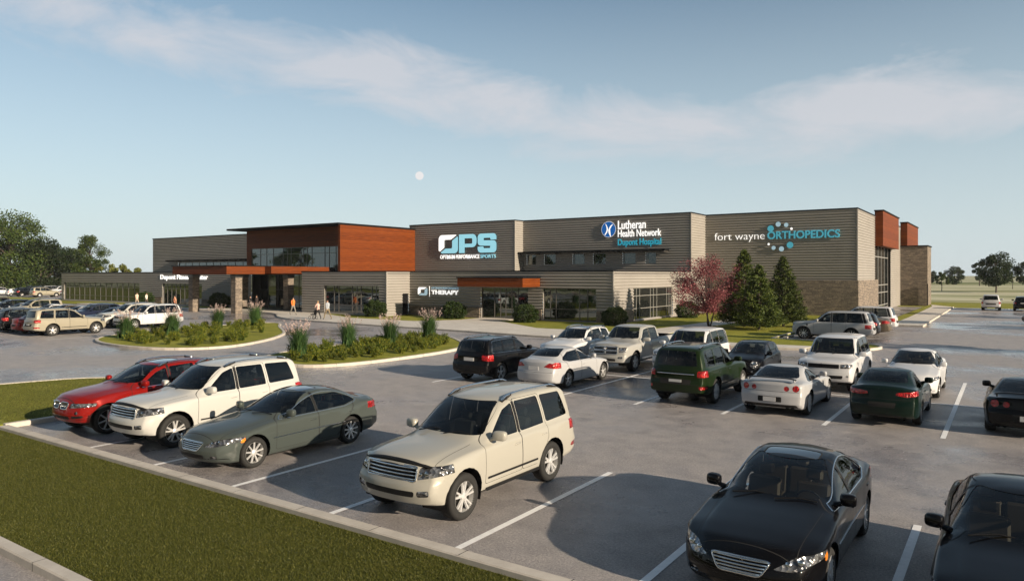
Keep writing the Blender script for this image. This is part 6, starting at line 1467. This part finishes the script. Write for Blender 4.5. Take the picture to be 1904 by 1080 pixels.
# low yellow green shrubs: three variants, copied
def inside(P_, x, y):
    c = False; n = len(P_)
    for i in range(n):
        x1, y1 = P_[i]; x2, y2 = P_[(i + 1) % n]
        if (y1 > y) != (y2 > y) and x < (x2 - x1) * (y - y1) / (y2 - y1) + x1: c = not c
    return c
variants = []
for v in range(3):
    rng = np.random.default_rng(20 + v); V = []; P = []
    for k in range(26):
        a = rng.uniform(0, 2 * math.pi); l_ = rng.uniform(.1, .42); h = rng.uniform(.35, .68) * (1 - .4 * l_); tip = np.array([l_ * math.cos(a), l_ * math.sin(a), h]); m = 42; u = rng.uniform(.15, 1, m)[:, None]; P.append(tip * u + rng.normal(size=(m, 3)) * .05)
    P = np.concatenate(P); P[:, 2] = np.abs(P[:, 2]); nn = P.copy(); nn[:, 2] += .7; nn /= np.linalg.norm(nn, axis=1)[:, None]
    variants.append(leaf_quads(P, .105, rng, .28, up=.8, nrm=nn * 1.2))
vm = [None] * 3; cnt = 0
for isl, poly, name_ in ((0, offset_poly(ISL1, 1.25), 'far left'), (1, offset_poly(ISL2, 1.15), 'middle')):
    rg = random.Random(4 + isl); pts = []
    xs = [p[0] for p in poly]; ys = [p[1] for p in poly]; tries = 0
    while tries < 4000 and len(pts) < 74:
        tries += 1; x = rg.uniform(min(xs), max(xs)); y = rg.uniform(min(ys), max(ys))
        if isl == 0 and (x > -43.5 and y > 29.5): continue
        if inside(poly, x, y) and all((x - a) ** 2 + (y - b) ** 2 > .68 ** 2 for a, b in pts) and all((x - a) ** 2 + (y - b) ** 2 > .4 for a, b in gpos): pts.append((x, y))
    for x, y in pts:
        v = cnt % 3; cnt += 1
        if vm[v] is None: o_ = quad_mesh('low_shrub', variants[v], M['shrub']); vm[v] = o_
        else: o_ = vm[v].copy(); COL.objects.link(o_)
        tag(o_, 'one of the low yellow green flowering shrubs bedded on the %s island' % name_, 'shrub', 'low shrubs on the %s island' % name_); o_.location = (x, y, .09); s_ = rg.uniform(.62, 1.05); o_.scale = (s_, s_, s_ * rg.uniform(.9, 1.15)); o_.rotation_euler = (0, 0, rg.uniform(0, 6.28))
# lawn blades on the near verge and the lawn corner
def blades(name, n, xr, yr, h, seed, poly=None, zb_=.03):
    rng = np.random.default_rng(seed); x = rng.uniform(*xr, n); y = rng.uniform(*yr, n)
    if poly is not None: k = np.array([inside(poly, a, b) for a, b in zip(x, y)]); x = x[k]; y = y[k]; n = len(x)
    a = rng.uniform(0, 2 * np.pi, n); hh = h * rng.uniform(.5, 1.3, n); w = .004 + .003 * rng.uniform(0, 1, n); ln = rng.normal(size=(n, 2)) * h * .55
    B0 = np.stack([x, y, np.full(n, zb_)], 1); W_ = np.stack([np.cos(a) * w, np.sin(a) * w, 0 * a], 1); T = B0 + np.stack([ln[:, 0], ln[:, 1], hh], 1)
    V = np.stack([B0 - W_, B0 + W_, T + W_ * .3, T - W_ * .3], 1).reshape(-1, 3)
    o_ = quad_mesh(name, V, M['lawnblade']); tag(o_, 'short mown grass blades covering the lawn', 'grass', kind='stuff'); return o_
M['lawnblade'] = mk_leaf("mown lawn blades", [(.036, .046, .008), (.066, .076, .013), (.12, .118, .026)], .15)
blades('lawn_grass', 300000, (-24, -4), (4.8, 8.18), .024, 1)
blades('lawn_grass', 90000, (-31, -22.7), (8.4, 15.9), .030, 2, offset_poly(isl_l, .2), K - .035)

# ------------------------------------------------------------------ people
M.update(skin=simple("skin", (.45, .26, .18), .5), hair=simple("hair", (.03, .02, .015), .7))
cm_ = {}
def cloth(c):
    if c not in cm_: cm_[c] = simple("cloth %d" % len(cm_), c, .85)
    return cm_[c]
def person(label, x, y, rz, shirt, pants, step=.32, arm=.25, h=1.74, hair=(.03, .02, .015), shoes=(.03, .03, .03), long_=True, push=False):
    k = h / 1.75; r = thing('person', label, 'person', (x, y, K), rz)
    J = {}; V = []; E_ = []; Rr = []
    def j(n, p, rad, par=None):
        J[n] = len(V); V.append(tuple(c * k for c in p)); Rr.append(rad * k)
        if par is not None: E_.append((J[par], J[n]))
    s = step
    j('pel', (0, 0, .95), .135); j('wst', (.01, 0, 1.08), .125, 'pel'); j('chest', (.02, 0, 1.30), .155, 'wst'); j('nb', (.02, 0, 1.46), .075, 'chest'); j('neck', (.035, 0, 1.53), .055, 'nb'); j('head', (.05, 0, 1.62), .088, 'neck'); j('crn', (.045, 0, 1.70), .075, 'head')
    for sg, st in ((1, s), (-1, -s)):
        n = str(sg); j('hip' + n, (0, .09 * sg, .90), .10, 'pel'); kx = st * .55 + .05; j('kn' + n, (kx, .10 * sg, .50 + (.02 if st < 0 else 0)), .065, 'hip' + n)
        az = .09 if st > 0 else .14; j('an' + n, (st * 1.0 - (.06 if st < 0 else 0), .10 * sg, az), .043, 'kn' + n); j('toe' + n, (st * 1.0 + .15 - (.06 if st < 0 else 0), .11 * sg, .045), .038, 'an' + n)
        j('sh' + n, (.02, .19 * sg, 1.42), .062, 'nb')
        if push: j('el' + n, (.12, .25 * sg, 1.18), .045, 'sh' + n); j('wr' + n, (.36, .20 * sg, 1.08), .03, 'el' + n); j('ha' + n, (.44, .19 * sg, 1.07), .03, 'wr' + n)
        else:
            at = -arm * sg; j('el' + n, (at * .35, .25 * sg, 1.15), .045, 'sh' + n); j('wr' + n, (at + .06, .26 * sg, .93), .032, 'el' + n); j('ha' + n, (at + .09, .26 * sg, .85), .032, 'wr' + n)
    me = bpy.data.meshes.new('body'); me.from_pydata(V, E_, []); o = bpy.data.objects.new('body', me); COL.objects.link(o)
    mo = o.modifiers.new('s', 'SKIN'); me.skin_vertices[0].data
    for i, sv in enumerate(me.skin_vertices[0].data): sv.radius = (Rr[i], Rr[i] * (1.25 if i in (J['chest'], J['wst'], J['pel']) else 1)); sv.use_root = (i == 0)
    o.modifiers.new('u', 'SUBSURF').levels = 1; dg = bpy.context.evaluated_depsgraph_get(); m2 = bpy.data.meshes.new_from_object(o.evaluated_get(dg)); bpy.data.objects.remove(o)
    bo = link('body', m2, None, r, True); m2.materials.clear()
    for mm in (M['skin'], cloth(shirt), cloth(pants), cloth(shoes)): m2.materials.append(mm)
    for p_ in m2.polygons:
        c = p_.center / k; z = c.z; mi = 2
        if z > 1.50: mi = 0
        elif z > .93 and abs(c.y) < .21 or z > 1.0: mi = 1
        if abs(c.y) > .215 and z < 1.35: mi = (1 if long_ else 0) if z > .95 else 0
        if push and c.x > .30 and z > .9: mi = 0
        if z < .09: mi = 3
        p_.material_index = mi
    hb = ellip(.025 * k, 0, 1.695 * k, .105 * k, .088 * k, .075 * k, 2, 12, 8); bmo('hair', hb, cloth(hair), r, True)
    return r
person('walker in orange shirt and grey trousers in front of the entrance', -60.0, 47.9, R(0), (.75, .20, .04), (.22, .21, .19), .30, .2, 1.78)
person('woman in pale pink top and black trousers on the walkway kerb', -52.1, 44.4, R(180), (.62, .42, .36), (.015, .015, .018), .25, .2, 1.68, hair=(.35, .25, .12), push=True)
person('man in pale grey shirt and khaki trousers next to the woman in pink', -51.2, 44.75, R(180), (.35, .38, .42), (.20, .16, .10), .36, .25, 1.80)
person('person in black suit beside the right canopy column', -68.9, 49.2, R(90), (.012, .012, .014), (.012, .012, .014), .18, .1, 1.75)
person('person in dark jacket with reddish face in the canopy shade', -69.6, 50.6, R(200), (.03, .02, .02), (.015, .015, .018), .2, .12, 1.78)
person('bare armed person in salmon top between the left column and the glass doors', -77.0, 45.3, R(240), (.70, .30, .18), (.05, .04, .04), .28, .2, 1.75, long_=False)
person('person in cream shirt on the path by the left bush', -93.2, 49.6, R(10), (.72, .60, .48), (.45, .36, .28), .25, .2, 1.78, long_=False)
person('person in white top just behind the cream shirted one', -92.2, 50.3, R(30), (.75, .70, .62), (.10, .08, .07), .22, .2, 1.72)
# stroller pushed by the woman in pink
st = thing('stroller', 'small dark stroller pushed along the walkway', 'stroller', (-52.75, 44.4, K), R(180))
mb = MB(); mb.box(-.25, .22, -.17, .17, .38, .48); mb.box(-.30, -.22, -.17, .17, .40, .85); mb.build('seat', cloth((.015, .015, .02)), st, bevel=.03)
mb = MB(); mb.tube([(.2, -.2, .2), (-.1, -.2, .5), (-.55, -.2, 1.05), (-.55, .2, 1.05), (-.1, .2, .5), (.2, .2, .2)], .014, 6); mb.build('frame', M['mull'], st)
for x_ in (-.25, .28):
    for y_ in (-.2, .2): mb = MB(); mb.tube([(x_ + .13 * math.cos(t * math.pi / 8), y_, .14 + .13 * math.sin(t * math.pi / 8)) for t in range(17)], .018, 5, cap=False); mb.build('wheel', M['rubber'], st)
# wheel stop in front of the side on suv
mb = MB(); mb.box(-12.35, -12.05, 49.6, 51.4, 0.0, .12); tag(mb.build('wheel_stop', M['kerb'], bevel=.03), 'low concrete wheel stop ahead of the side on silver suv', 'wheel stop')
# pale daytime moon, a real sphere far away
bm = bmesh.new(); bmesh.ops.create_uvsphere(bm, u_segments=24, v_segments=12, radius=15)
mo_ = bmo('moon', bm, simple("moon face", (0, 0, 0), 1.0, spec=0.0, emis=(.56, .55, .55), estr=1.0), None, True)
dm = 2600; rr_ = (780 - 952) / 1343; vv_ = (511 - 327) / 1343; aa = R(34.53)
mo_.location = (dm * (rr_ * math.cos(aa) - math.sin(aa)), dm * (rr_ * math.sin(aa) + math.cos(aa)), 4.2 + dm * vv_); tag(mo_, 'small pale daytime moon above the building', 'moon')

# thin evening air
hz_ = MB(); hz_.box(-900, 300, -120, 1500, -1.0, 22.0); hm = bpy.data.materials.new("haze"); hm.use_nodes = True; hn = hm.node_tree.nodes; hl = hm.node_tree.links
for n_ in list(hn):
    if n_.type == 'BSDF_PRINCIPLED': hn.remove(n_)
pv = hn.new('ShaderNodeVolumePrincipled'); pv.inputs['Color'].default_value = (.86, .92, .96, 1); pv.inputs['Density'].default_value = 0.00013
hl.new(pv.outputs[0], [n_ for n_ in hn if n_.type == 'OUTPUT_MATERIAL'][0].inputs['Volume'])
ho_ = hz_.build('haze', hm); ho_['kind'] = 'stuff'; ho_['label'] = 'faint pale evening haze softening the far fields'
